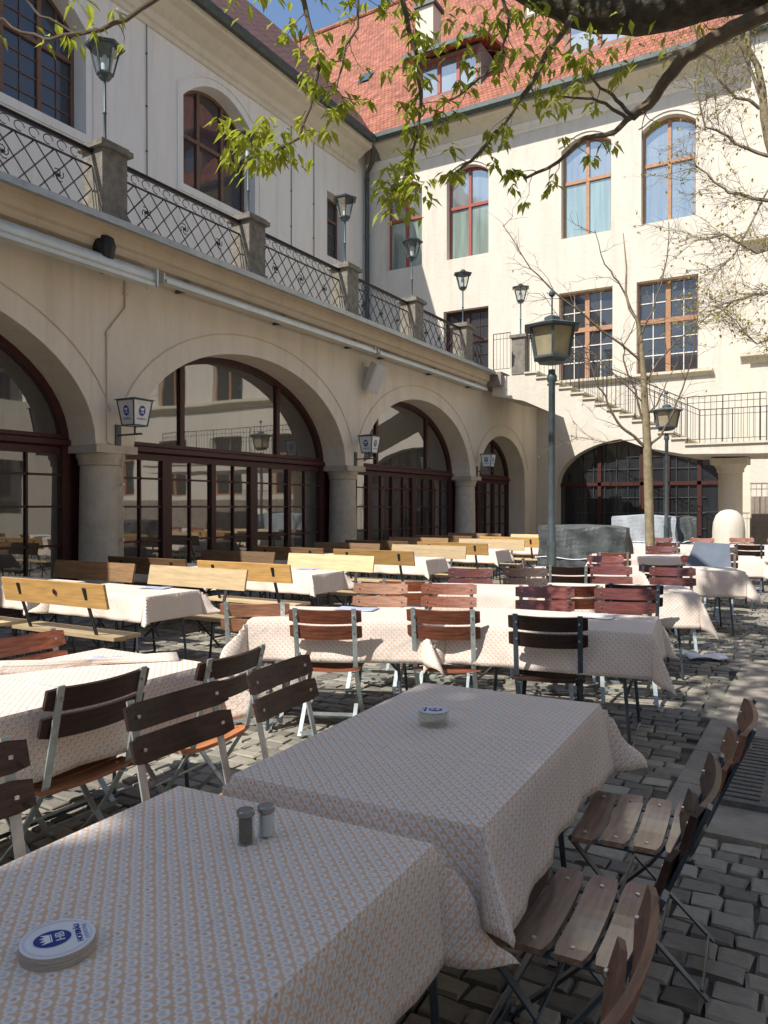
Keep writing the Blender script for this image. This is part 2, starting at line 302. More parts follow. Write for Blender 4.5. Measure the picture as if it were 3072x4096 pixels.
# ---------------------------------------------------------------- buildings
def arcz(u, o):           # top of an opening at u ; o=(u0,u1,z0,z1,rise,kind)
    u0, u1, z0, z1, rise = o[:5]
    if not rise: return z1
    t = min(1, max(-1, (u-(u0+u1)/2)/((u1-u0)/2)))
    if len(o) > 5 and o[5] == 'e': return z1-rise+rise*sqrt(max(0, 1-t*t))
    return z1-rise*t*t
def wall_open(mb, P, U0, U1, Z0, Z1, ops, depth, n=14, m=0, mr=0):
    edges = sorted(set([U0, U1]+[o[0] for o in ops]+[o[1] for o in ops]))
    for a, b in zip(edges, edges[1:]):
        os_ = sorted([o for o in ops if o[0] <= a+1e-6 and o[1] >= b-1e-6], key=lambda o: o[2])
        k = n if any(o[4] for o in os_) else 1
        for i in range(k):
            ua, ub = a+(b-a)*i/k, a+(b-a)*(i+1)/k
            if k > 2 and len(os_) and len(os_[0]) > 5:
                ua = (a+b)/2-(b-a)/2*cos(pi*i/k); ub = (a+b)/2-(b-a)/2*cos(pi*(i+1)/k)
            la, lb = Z0, Z0
            for o in os_:
                if o[2] > la+1e-6: mb.quad([P(ua,la,0), P(ub,lb,0), P(ub,o[2],0), P(ua,o[2],0)], m)
                ta, tb = arcz(ua, o), arcz(ub, o)
                mb.quad([P(ua,ta,0), P(ub,tb,0), P(ub,tb,depth), P(ua,ta,depth)], mr)
                if o[2] > Z0+1e-6: mb.quad([P(ua,o[2],0), P(ua,o[2],depth), P(ub,o[2],depth), P(ub,o[2],0)], mr)
                la, lb = ta, tb
            mb.quad([P(ua,la,0), P(ub,lb,0), P(ub,Z1,0), P(ua,Z1,0)], m)
    for o in ops:
        for u in (o[0], o[1]):
            zt = arcz(u, o); mb.quad([P(u,o[2],0), P(u,zt,0), P(u,zt,depth), P(u,o[2],depth)], mr)
def window(parent, P, o, d, fmat, gmat, uth=.09, cols=2, zsplit=None, bars=True, barmat=None, uth2=None, name='window', sill=None, gm2=None):
    """a window in opening o at depth d: frame > pane, glazing bars"""
    u0, u1, z0, z1, rise = o[:5]; f = MB(); t = .05; n = 16
    def strip(a, b, za0, za1, zb0, zb1, dd=0):   # solid piece between u=a,b ; lower/upper z
        q = [(a, za0), (b, zb0), (b, zb1), (a, za1)]
        f.prism(q, lambda u, z, e: P(u, z, d+e), -t+dd, t)
    w = uth
    strip(u0, u0+w, z0, arcz(u0+w*.5, o), z0, arcz(u0+w, o)); strip(u1-w, u1, z0, arcz(u1-w, o), z0, arcz(u1-w*.5, o))
    strip(u0+w, u1-w, z0, z0+w, z0, z0+w, .003)
    for i in range(n):
        a = u0+(u1-u0)*i/n; b = u0+(u1-u0)*(i+1)/n
        strip(a, b, arcz(a, o)-w, arcz(a, o)+.02, arcz(b, o)-w, arcz(b, o)+.02, .006)
    mw = uth2 or w*1.2
    for i in range(1, cols):
        u = u0+(u1-u0)*i/cols; zt = arcz(u, o)-w*.5; strip(u-mw/2, u+mw/2, z0+w, zt, z0+w, zt, -.012)
    zs = zsplit if isinstance(zsplit, (list, tuple)) else [zsplit] if zsplit else []
    for z in zs: strip(u0+w, u1-w, z-mw/2, z+mw/2, z-mw/2, z+mw/2, -.02)
    fr = f.build(name, fmat, parent)
    g = MB(); pts = []
    for i in range(n+1):
        u = u0+.02+(u1-u0-.04)*i/n; pts.append((u, arcz(u, o)))
    zz = [z0]+zs+[None]
    zc = zs[0] if (gm2 and zs) else None
    for i in range(n):
        (a, ta), (b, tb) = pts[i], pts[i+1]
        if zc:
            g.quad([P(a,z0,d), P(b,z0,d), P(b,zc,d), P(a,zc,d)], 1); g.quad([P(a,zc,d), P(b,zc,d), P(b,tb,d), P(a,ta,d)], 0)
        else: g.quad([P(a,z0,d), P(b,z0,d), P(b,tb,d), P(a,ta,d)], 0)
    g.build('pane', [gmat, gm2 or gmat], fr, fixn=False)
    if bars:
        br = MB(); e = d-.012
        lim = [z0+w]+zs+[z1-w]
        for i in range(cols):
            a = u0+(u1-u0)*i/cols; b = u0+(u1-u0)*(i+1)/cols; c = (a+b)/2
            if bars != 'h': br.bar(P(c, z0+w, e), P(c, arcz(c, o)-w*.6, e), .025, .03)
            for k in range(len(lim)-1):
                nb = max(1, round((lim[k+1]-lim[k])/.5))
                for j in range(1, nb):
                    z = lim[k]+(lim[k+1]-lim[k])*j/nb
                    if z < min(arcz(a+.02, o), arcz(b-.02, o))-w: br.bar(P(a+w*.4, z, e), P(b-w*.4, z, e), .025, .03)
        br.build('glazing_bar', barmat or fmat, fr)
    if sill:
        s = MB(); s.prism([(u0-.12, z0-.12), (u1+.12, z0-.12), (u1+.12, z0-.01), (u0-.12, z0-.01)], lambda u, z, e: P(u, z, e), -.1, d-.06); s.build('sill', sill, fr)
    return fr
# ---- arcade wing on the left -------------------------------------------------
B1 = thing('arcade_building', 'tan plastered arcade range with round arches below an open terrace, left side of courtyard', 'building')
XW = -8.8
PA = lambda u, z, d: (XW-d, u, z)
A_OPS = [(-5.0, .75, 2.37, 4.16, 1.79, 'e'), (1.35, 7.05, 2.37, 4.16, 1.79, 'e'), (7.72, 13.35, 2.37, 4.16, 1.79, 'e'), (14.05, 19.75, 2.37, 4.16, 1.79, 'e'), (20.4, 24.2, 2.37, 3.7, 1.33, 'e')]
mb = MB(); wall_open(mb, PA, -9, 25.4, 2.37, 4.95, A_OPS, .62, 28)
for y0, y1 in ((-9,-5.0),(.75,1.35),(7.05,7.72),(13.35,14.05),(19.75,20.4),(24.2,25.4)): mb.quad([PA(y0,2.37,0), PA(y1,2.37,0), PA(y1,2.37,.62), PA(y0,2.37,.62)])
mb.span((-9.42,24.2,0),(-8.8,25.38,2.369)); mb.span((-9.42,-9,0),(-8.8,-5,2.369))
mb.build('wall', M['arc'], B1)
for o in A_OPS:      # archivolt line round each arch, low relief
    mb = MB()
    for i in range(28):
        a0, a1 = pi-pi*i/28, pi-pi*(i+1)/28; c = (o[0]+o[1])/2; h = (o[1]-o[0])/2+.33; r = o[4]+.33
        if min(sin(a0), sin(a1)) < .18 and i not in (2, 25): continue
        p = (XW+.004, c+h*cos(a0), 2.37+r*sin(a0)); q = (XW+.004, c+h*cos(a1), 2.37+r*sin(a1)); mb.bar(p, q, .018, .018, up=(1,0,0))
    mb.build('arch_moulding', M['band'], B1)
for y in (1.05, 7.385, 13.7, 20.07):
    c = MB(); c.lathe([(.36,0),(.36,.18),(.31,.24),(.305,1.0),(.285,2.08),(.31,2.10),(.31,2.16),(.34,2.2),(.34,2.26)], (-9.11,y,0), 32)
    c.box((-9.11,y,2.315),(.72,.72,.11)); c.build('column', M['stonepale'], B1, smooth=True)
# terrace slab, cornice profile
prof = [(-15.8,5.36),(-8.33,5.36),(-8.33,5.28),(-8.43,5.27),(-8.43,5.10),(-8.50,5.08),(-8.54,5.0),(-8.66,4.97),(-8.72,4.86),(-8.79,4.84),(-8.79,4.955),(-9.3,4.955),(-9.3,5.2),(-15.8,5.2)]
mb = MB(); mb.prism([(p[0],p[1]) for p in prof[1:-1]], lambda a, z, d: (a, d, z), -9, 20.3); mb.build('cornice', M['band'], B1)
mb = MB(); mb.span((-15.8,-9,5.2),(-9.31,25.4,5.35)); mb.span((-9.3,20.31,4.96),(-8.1,25.4,5.35)); mb.build('terrace_floor', M['plinth'], B1)
mb = MB(); mb.span((-8.40,-9,5.365),(-8.28,20.33,5.385)); mb.span((-8.30,-9,5.27),(-8.27,20.33,5.364)); mb.span((-8.27,-9,5.255),(-8.2,20.33,5.272)); mb.build('flashing', M['flash'], B1)
# glazed arches
for y0, y1 in ((.65,1.45),(6.95,7.82),(13.25,14.15),(19.65,20.5)):
    mb = MB(); mb.span((-9.56,y0,0),(-9.425,y1,2.6)); mb.build('pier', M['redframe'], B1)
XG = .62
for i, o in enumerate(A_OPS):
    g = thing('arched_window', None, None); g.parent = B1
    f = MB(); d = XG; n = 28; c = (o[0]+o[1])/2; h = (o[1]-o[0])/2; r = o[4]
    for k in range(n):
        a0, a1 = pi-pi*k/n, pi-pi*(k+1)/n
        def E(a, s): return (c+(h-s)*cos(a), 2.37+(r-s)*sin(a))
        f.prism([E(a0,-.02), E(a1,-.02), E(a1,.11), E(a0,.11)], lambda u, z, e: PA(u, z, d+e), -.06, .06)
    for u in (o[0]+.05, o[1]-.05): f.span(PA(u-.07,0,d-.06), PA(u+.07,2.37,d+.06))
    N = 5 if h > 2 else 3
    us = [o[0]+.1+(o[1]-o[0]-.2)*k/N for k in range(1, N)]
    for k, u in enumerate(us):
        w = .10 if k % 2 == 0 else .055
        f.span(PA(u-w,0,d-.055), PA(u+w,2.25,d+.05))
    for u in (us[0]+.35, us[-1]-.35) if N == 5 else us:
        zt = 2.37+r*sqrt(max(0, 1-((u-c)/h)**2)); f.span(PA(u-.05,2.5,d-.045), PA(u+.05,zt,d+.045))
    f.span(PA(o[0],.0,d-.05), PA(o[1],.35,d+.045))
    fo = f.build('frame', M['redframe'], g)
    f = MB(); f.prism([(0,2.24),(0,2.34),(-.07,2.37),(-.07,2.44),(-.02,2.47),(-.02,2.52),(.1,2.52),(.1,2.24)], lambda e, z, u: PA(u, z, d-.03+e), o[0]-.02, o[1]+.02); f.build('transom', M['redframe'], g)
    b = MB(); full = [o[0]+.1]+us+[o[1]-.1]
    for a, q in zip(full, full[1:]):
        for z in (.95, 1.5, 1.95): b.bar(PA(a,z,d-.02), PA(q,z,d-.02), .03, .03)
        m_ = (a+q)/2; b.bar(PA(m_,.35,d-.02), PA(m_,2.25,d-.02), .03, .03)
    b.build('glazing_bar', M['redframe'], g)
    p = MB()
    for k in range(n):
        a0, a1 = pi-pi*k/n, pi-pi*(k+1)/n
        ua, ub = c+h*cos(a0), c+h*cos(a1); p.quad([PA(ua,0,d), PA(ub,0,d), PA(ub,2.37+r*sin(a1),d), PA(ua,2.37+r*sin(a0),d)])
    p.build('pane', M['gl_arc'], g, fixn=False)
# upper wing set back behind the terrace
B2 = thing('upper_wing', 'pale grey upper storey with arched windows behind the terrace under a brown roof', 'building')
PU = lambda u, z, d: (-15.8-d, u, z)
U_OPS = [(9.5, 12.4, 10.65, 14.0, .8), (15.65, 18.75, 10.65, 13.95, .8), (22.75, 24.0, 10.65, 13.0, 0), (3.0, 6.0, 10.65, 14.0, .8), (10.0,11.4,5.36,8.3,0), (16.6,18.0,5.36,8.3,0)]
mb = MB(); wall_open(mb, PU, -9, 25.4, 5.3, 15.4, U_OPS, .6, 16); mb.build('wall', M['grey'], B2)
for o in U_OPS[:2]:
    mb = MB(); pts = [(o[0]-.22, 10.3)]+[(o[0]-.22+(o[1]-o[0]+.44)*k/16, arcz(o[0]+(o[1]-o[0])*k/16, o)+.24) for k in range(17)]+[(o[1]+.22, 10.3)]
    for a, b in zip(pts, pts[1:]): mb.bar(PU(a[0],a[1],-.012), PU(b[0],b[1],-.012), .05, .05, up=(1,0,0))
    mb.span(PU(o[0]-.22,10.42,-.03), PU(o[1]+.22,10.54,.02)); mb.build('window_surround', M['grey'], B2)
window(B2, PU, U_OPS[0], .5, M['darkbrown'], M['gl_dk'], cols=3, zsplit=12.5); window(B2, PU, U_OPS[1], .5, M['darkbrown'], M['gl_dk'], cols=3, zsplit=12.3, bars=False)
window(B2, PU, U_OPS[2], .45, M['darkbrown'], M['gl_dk'], cols=1, zsplit=12.2); window(B2, PU, U_OPS[3], .5, M['darkbrown'], M['gl_dk'], cols=3, zsplit=12.5)
for o in U_OPS[4:]: window(B2, PU, o, .4, M['darkbrown'], M['gl_dk'], cols=2, zsplit=7.5, name='door')
mb = MB(); mb.prism([(0,14.35),(.06,14.37),(.06,14.5),(.14,14.55),(.14,14.75),(.3,14.85),(.5,15.0),(.75,15.08),(.8,15.12),(.8,15.3),(0,15.3)], lambda a, z, d: (-15.8+a, d, z), -9, 24.6); mb.build('cornice', M['creamtrim'], B2)
mb = MB(); mb.prism([(.78,15.24),(.98,15.2),(1.06,15.28),(1.06,15.42),(.78,15.42)], lambda a, z, d: (-15.8+a, d, z), -9, 24.45); mb.build('gutter', M['zinc'], B2)
mb = MB(); mb.prism([(.95,15.4),(.9,15.33),(-4.05,21.3),(-4.05,21.42),(-9,15.4),(-9,15.55),(-4.05,21.5)], lambda a, z, d: (-15.8+a, d, z), -9, 26)
mb = MB(); mb.quad([(-14.85,-9,15.42),(-14.85,26,15.42),(-19.85,26,21.42),(-19.85,-9,21.42)]); mb.quad([(-24.85,-9,15.42),(-24.85,26,15.42),(-19.85,26,21.42),(-19.85,-9,21.42)]); mb.quad([(-14.85,-9,15.42),(-24.85,-9,15.42),(-19.85,-9,21.42)])
mb.build('roof', M['tiled'], B2)
for dx, y0 in ((.03,14.3),(.03,20.6),(.03,21.9)):
    mb = MB(); mb.tube([PU(y0,10.2,-dx),PU(y0,14.4,-dx)], .013, 5); [mb.box(PU(y0,z,-.015),(.04,.05,.04)) for z in (11,12.2,13.6)]; mb.build('conductor_wire', M['zinc'], B2)
mb = MB(); mb.tube([(-15.05,24.75,15.25),(-15.25,25.0,14.75),(-15.62,25.22,14.5),(-15.62,25.22,5.4)], .085, 10); [mb.lathe([(.1,0),(.1,.06)],(-15.62,25.22,z),10) for z in (7,9.5,12,14.2)]; mb.build('downpipe', M['zinc'], B2, smooth=True)
# ---- main range across the end ----------------------------------------------
B3 = thing('main_building', 'large cream plastered building with steep orange-red tiled roof closing the end of the courtyard', 'building')
YM = 25.4
PM = lambda u, z, d: (u, YM+d, z)
up = [(-14.85,-13.3,10.62,13.95,.35), (-12.27,-10.61,10.62,13.95,.35), (-7.95,-6.27,10.62,13.95,.35), (-5.31,-3.66,10.62,13.95,.35)]
lo = [(-8.02,-6.22,5.8,8.78,0), (-5.45,-3.58,5.8,8.78,0)]
dr = [(-12.4,-10.61,5.36,8.72,0)]
ar = [(-8.1,-2.9,0.0,3.75,1.55,'e')]
mb = MB()
# split vertically so overlapping columns stay simple
wall_open(mb, PM, -15.8, 12, 10.3, 15.6, up, .38, 12)
wall_open(mb, PM, -15.8, 12, 5.3, 10.3, lo+dr, .38, 4)
wall_open(mb, PM, -9.4, 12, 0, 5.3, ar, .5, 24)
mb.build('wall', M['cream'], B3)
cols4 = [M['redwin'], M['redwin'], M['brownwin'], M['brownwin'], M['brownwin'], M['brownwin']]
for k, o in enumerate(up): window(B3, PM, o, .3, cols4[k], M['gl_up'], .075, 2, 12.55, False, None, .11, gm2=M['gl_teal'] if k < 3 else None)
for k, o in enumerate(lo): window(B3, PM, o, .3, M['brownwin'], M['gl_dk'], .06, 2, 7.5, True, M['whitetrim'], .15)
mb = MB(); mb.prism([(0,5.62),(.05,5.58),(.12,5.66),(.18,5.7),(.18,5.78),(0,5.78)], lambda a, z, d: (d, YM-a, z), -8.3, -3.15); mb.build('sill_course', M['creamtrim'], B3)
window(B3, PM, dr[0], .3, M['redframe'], M['gl_dk'], .1, 2, 7.6, True, name='door')
for o in up:   # moulded hood line over each window
    mb = MB()
    for k in range(12):
        a = o[0]-.1+(o[1]-o[0]+.2)*k/12; b = o[0]-.1+(o[1]-o[0]+.2)*(k+1)/12
        mb.bar(PM(a,arcz(a,o)+.13,-.01), PM(b,arcz(b,o)+.13,-.01), .03, .05, up=(0,1,0))
    mb.build('window_surround', M['whitetrim'], B3)
g = thing('arched_window', None, None); g.parent = B3; o = ar[0]; f = MB()
for u in (-6.75,-5.35,-4.55,-3.6): f.span(PM(u-.06,0,.42), PM(u+.06,arcz(u,o),.52))
f.span(PM(-8.1,2.2,.42), PM(-2.9,2.32,.52)); f.span(PM(-8.1,0,.42), PM(-2.9,.25,.52)); f.build('frame', M['redframe'], g)
b = MB()
for k in range(26):
    u = -7.9+k*.19
    if k % 2 and abs(u+5.5) < 2.0: b.bar(PM(u,.25,.46), PM(u,arcz(u,o),.46), .02, .02)
for z in (.8,1.3,1.8,2.75,3.15): b.bar(PM(-7.6,z,.46), PM(-3.4,z,.46), .02, .02)
b.build('glazing_bar', M['zinc'], g)
p = MB()
for k in range(24):
    ua, ub = -5.5-2.6*cos(pi*k/24), -5.5-2.6*cos(pi*(k+1)/24); p.quad([PM(ua,0,.5), PM(ub,0,.5), PM(ub,arcz(ub,o),.5), PM(ua,arcz(ua,o),.5)])
p.build('pane', M['gl_dk'], g, fixn=False)
mb = MB(); mb.prism([(0,14.55),(.05,14.57),(.05,14.65),(.14,14.72),(.16,14.85),(0,14.85)], lambda a, z, d: (d, YM-a, z), -15.7, 12); mb.build('frieze_moulding', M['whitetrim'], B3)
mb = MB(); mb.prism([(0,14.86),(.16,14.86),(.3,15.05),(.6,15.2),(.72,15.22),(.72,15.42),(0,15.42)], lambda a, z, d: (d, YM-a, z), -15.0, 12); mb.build('cornice', M['creamtrim'], B3)
mb = MB(); mb.prism([(.7,15.34),(.86,15.28),(.98,15.36),(.98,15.52),(.7,15.52)], lambda a, z, d: (d, YM-a, z), -15.05, 12); mb.build('gutter', M['zinc'], B3)
RS = 1.2
def RZ(y, off=0): return 15.5+(y-24.5)*RS+off
mb = MB(); mb.quad([(-30,24.5,RZ(24.5)),(12,24.5,RZ(24.5)),(12,34.9,RZ(34.9)),(-30,34.9,RZ(34.9))]); mb.quad([(-30,45.3,RZ(24.5)),(12,45.3,RZ(24.5)),(12,34.9,RZ(34.9)),(-30,34.9,RZ(34.9))]); mb.build('roof', M['tile'], B3)
mb = MB(); mb.tube([(-30,34.9,RZ(34.9)+.05),(12,34.9,RZ(34.9)+.05)], .16, 8); mb.build('ridge_tile', M['tile'], B3)
def dormer(x0, x1, yf, zb, zt, ncol, fm):
    g = thing('dormer', None, None); g.parent = B3
    yb = 24.5+(zt+.35-15.5)/RS+1.6; c = MB()
    c.span((x0,yf,zb),(x0+.12,yb,zt)); c.span((x1-.12,yf,zb),(x1,yb,zt)); c.span((x0+.12,yf,zb),(x1-.12,yf+.1,zb+.15)); c.span((x0+.121,yf,zt-.12),(x1-.121,yf+.1,zt)); c.build('wall', M['plinth'], g)
    c = MB(); c.prism([(yf-.45,zt+.02),(yf-.45,zt+.14),(yb+2.2,zt+1.35),(yb+2.2,zt+1.2)], lambda y, z, d: (d, y, z), x0-.35, x1+.35); c.build('roof', M['tile'], g)
    c = MB(); c.span((x0-.4,yf-.55,zt-.02),(x1+.4,yf-.451,zt+.13)); c.build('gutter', M['zinc'], g)
    P = lambda u, z, d: (u, yf+.02+d, z); window(g, P, (x0+.12,x1-.12,zb+.15,zt-.12,0), .03, fm, M['gl_up'], .07, ncol, None, False, uth2=.13)
dormer(-13.6, -11.0, 25.6, 16.75, 18.35, 3, M['redwin'])
dormer(-7.9, -3.4, 25.6, 16.75, 18.35, 4, M['redwin'])
dormer(-10.6, -8.6, 29.0, 20.9, 22.6, 2, M['whitetrim'])
def onroof(x, y, off=0): return (x, y, RZ(y, off))
mb = MB(); mb.span((-14.75,27.6,18.0),(-13.95,28.35,21.9)); mb.build('chimney', M['cream'], B3); mb = MB(); mb.span((-14.8,27.5,21.9),(-13.85,28.45,22.05)); mb.build('chimney_cap', M['zinc'], B3)
mb = MB(); mb.quad([onroof(-18.1,28.3,.12),onroof(-17.5,28.3,.12),onroof(-17.5,28.85,.12),onroof(-18.1,28.85,.12)]); mb.build('skylight', M['gl_up'], B3)
# right-hand bay and plinth
PB = lambda u, z, d: (u, 24.7+d, z)
bops = [(x, x+1.7, z0, z1, r) for x in (-.6, 2.7, 6.0, 9.3) for z0, z1, r in ((2.0,4.5,0),(6.0,8.78,0),(10.62,13.95,.35))]
mb = MB(); wall_open(mb, PB, -2.05, 12, 0, 15.6, bops, .3, 8); mb.quad([(-2.05,24.7,0),(-2.05,25.39,0),(-2.05,25.39,15.6),(-2.05,24.7,15.6)]); mb.build('projecting_bay', M['cream'], B3)
for o in bops: window(B3, PB, o, .25, M['brownwin'], M['gl_dk'], .07, 2, o[2]+1.7, False)
mb = MB()
for z0, x0 in ((9.05,-2.3),(5.7,-2.3)): mb.prism([(0,z0),(.1,z0+.02),(.16,z0+.16),(.26,z0+.2),(.26,z0+.32),(0,z0+.32)], lambda a, z, d: (d, 24.7-a, z), x0, 12)
mb.build('string_course', M['creamtrim'], B3)
mb = MB(); mb.span((-2.0,24.6,0),(12,24.69,1.8)); mb.build('plinth', M['plinth'], B3)
# south and east ranges behind and beside the viewer close the court
B4 = thing('east_range', 'cream building range closing the right side of the courtyard', 'building')
PE = lambda u, z, d: (13+d, u, z)
ops = [(y, y+1.7, 6.3, 9.4, .35) for y in range(-12, 25, 4)]+[(y, y+1.7, 10.6, 13.4, .35) for y in range(-12, 25, 4)]+[(y+.1, y+1.6, 1.2, 3.6, 0) for y in range(-12, 25, 4)]
mb = MB(); wall_open(mb, PE, -14, 25.4, 0, 15, ops, .3, 8); mb.build('wall', M['cream'], B4)
mb = MB()
for o in ops: mb.quad([PE(o[0],o[2],.25),PE(o[1],o[2],.25),PE(o[1],o[3],.25),PE(o[0],o[3],.25)])
mb.build('window', M['gl_dk'], B4)
mb = MB(); mb.prism([(12.4,15),(18,18),(24,15)], lambda x, z, d: (x, d, z), -14, 25.4); mb.build('roof', M['tiled'], B4)
B5 = thing('south_range', 'cream building range behind the viewer', 'building')
PS = lambda u, z, d: (u, -14-d, z)
ops = [(x, x+1.7, 6.3, 9.2, .35) for x in range(-14, 12, 4)]+[(x, x+1.7, 1.5, 4, 0) for x in range(-14, 12, 4)]
mb = MB(); wall_open(mb, PS, -15.8, 13, 0, 11, ops, .3, 8); mb.build('wall', M['cream'], B5)
mb = MB()
for o in ops: mb.quad([PS(o[0],o[2],.25),PS(o[1],o[2],.25),PS(o[1],o[3],.25),PS(o[0],o[3],.25)])
mb.build('window', M['gl_dk'], B5)
mb = MB(); mb.prism([(-13.5,11),(-18,14.5),(-23,11)], lambda y, z, d: (d, y, z), -15.8, 13); mb.build('roof', M['tile'], B5)
# ---- external stair ------------------------------------------------------------
ST = thing('external_staircase', 'pale stone flight of steps falling from the terrace to a landing across the end wall', 'stairs')
YS = 20.5
mb = MB()
soff = [(-8.44,4.72),(-7.5,4.5),(-6.57,4.06),(-5.3,3.5),(-4.2,3.05),(-3.23,2.84),(-1.5,2.80)]
n = 13; x0, z0, x1, z1 = -7.45, 5.25, -3.2, 3.05; topl = [(-1.5,3.05),(x1,z1)]
for k in range(n): xx = x1+(x0-x1)*(k)/n; zz = z1+(z0-z1)*(k+1)/n; topl += [(xx,zz),(x1+(x0-x1)*(k+1)/n,zz)]
topl += [(-8.44,5.25)]
mb.prism(soff+topl[0:], lambda x, z, d: (x, d, z), YS, YS+2.6); mb.span((-1.5,YS,2.80),(4,YS+2.6,3.05)); mb.build('flight', M['cream'], ST)
mb = MB()
for k in range(n): xx = x1+(x0-x1)*(k+.5)/n; zz = z1+(z0-z1)*(k+1)/n; mb.box((xx+.02,YS+1.29,zz+.025),(abs(x0-x1)/n+.07,2.68,.045))
mb.span((x1,YS-.05,3.054),(4,YS+2.65,3.10)); mb.build('step_tread', M['creamtrim'], ST)
mb = MB(); mb.lathe([(.36,0),(.36,.15),(.30,.2),(.30,2.4),(.34,2.43),(.34,2.5),(.42,2.62)], (-2.31,YS+1.65,0), 28); mb.box((-2.31,YS+1.65,2.7),(.9,.9,.16)); mb.build('column', M['arc'], ST, smooth=True)
mb = MB(); mb.span((-7.85,YS-.02,5.26),(-7.45,YS+.38,6.3)); mb.box((-7.65,YS+.18,6.34),(.5,.5,.08)); mb.build('newel_post', M['stone'], ST)
SR = thing('stair_railing', 'thin black iron railing following the stone steps and landing', 'railing')
def railrun(a, b, h, k, name='rail_panel', sp=None):
    r = MB(); a = Vector(a); b = Vector(b)
    for z in (h, h-.16, .1): r.tube([a+Vector((0,0,z)), b+Vector((0,0,z))], .013 if z == h else .008, 5)
    for i in range(k+1):
        p = a.lerp(b, i/k); r.tube([p+Vector((0,0,.02 if i % 6 == 0 else .1)), p+Vector((0,0,h))], .014 if i % 6 == 0 else .0062, 5)
    r.build(name, M['iron'], SR)
railrun((-8.42,YS+.03,5.36),(-7.9,YS+.03,5.36),1.12,5); railrun((-7.4,YS+.03,5.25),(-3.2,YS+.03,3.12),1.12,34)
railrun((-3.15,YS+.03,3.1),(-1.35,YS+.03,3.1),1.18,13); railrun((-1.3,YS+.03,3.1),(3,YS+.03,3.1),1.18,30); railrun((-7.4,YS+2.55,5.25),(-3.2,YS+2.55,3.12),1.12,34); railrun((-3.2,YS+2.55,3.12),(3,YS+2.55,3.12),1.12,44)
bo = MB(); bo.lathe([(.37,0),(.37,.9),(.35,1.12),(.29,1.29),(.19,1.39),(.07,1.43)], (0,0,0), 28)
tag(bo.build('guard_stone', M['cream'], None, True, (-2.13,20.1,0)), 'pale round-topped guard stone at the foot of the brown column', 'bollard')
# ---- terrace balustrade ---------------------------------------------------------
TR = thing('terrace_balustrade', 'black wrought iron lattice railing between grey stone posts along the terrace edge', 'railing')
posts = [-1.9, 1.1, 4.07, 7.07, 10.05, 13.05, 15.95, 18.85]
for y in posts:
    mb = MB(); mb.box((-8.62,y,5.86),(.40,.42,.96)); mb.box((-8.62,y,6.37),(.52,.54,.07)); mb.box((-8.62,y,6.425),(.44,.46,.04)); mb.box((-8.62,y,5.43),(.46,.48,.10)); mb.build('stone_post', M['stone'], TR)
def lattice(y0, y1):
    r = MB(); L = y1-y0; X = -8.62; zb, zt = 5.47, 6.10
    for z, w in ((5.45,.022),(6.10,.02),(6.28,.028)): r.bar((X,y0,z),(X,y1,z), w*1.4, w)
    r.bar((X,y0,6.31),(X,y1,6.31), .07, .02)
    p = .29; k = int(round(L/p)); p = L/k; H = zt-zb
    for i in range(-3, k+1):
        for s in (0, 1):
            ya, yb = y0+i*p, y0+i*p+H*.9
            t0 = max(0, (y0-ya)/(yb-ya)); t1 = min(1, (y1-ya)/(yb-ya))
            if t1 <= t0: continue
            za, zc = (zb+H*t0, zb+H*t1) if s == 0 else (zt-H*t0, zt-H*t1)
            r.tube([(X+(.006 if s else -.006), ya+(yb-ya)*t0, za), (X+(.006 if s else -.006), ya+(yb-ya)*t1, zc)], .0105, 4, cap=False)
    for i in range(int(L/.2)):      # scroll frieze
        c = y0+.1+i*.2; pts = [(X, c+.07*cos(a), 6.19+.06*sin(a)) for a in [j*pi/5 for j in range(9)]]
        r.tube(pts, .007, 4, cap=False)
    for c in (y0+L*.2, y0+L*.5, y0+L*.8):   # rosettes
        for a in range(4):
            an = a*pi/2+pi/4; pts = [(X, c+.03*cos(an)+.05*t*cos(an+t), 5.79+.03*sin(an)+.05*t*sin(an+t)) for t in (0,.6,1.2,1.8)]; r.tube(pts, .008, 4, cap=False)
        r.lathe([(.02,-.02),(.035,0),(.02,.02)], (X,c,5.79), 6)
    r.build('lattice_panel', M['iron'], TR)
for a, b in zip(posts, posts[1:]): lattice(a+.22, b-.22)
lattice(19.08, 20.25)
mb = MB()
for y in (5.45, 10.45, 13.4, 7.5): mb.lathe([(.05,0),(.16,.05),(.19,.35),(.12,.55),(.2,.7),(.2,.74)], (-9.0,y,5.36), 14)
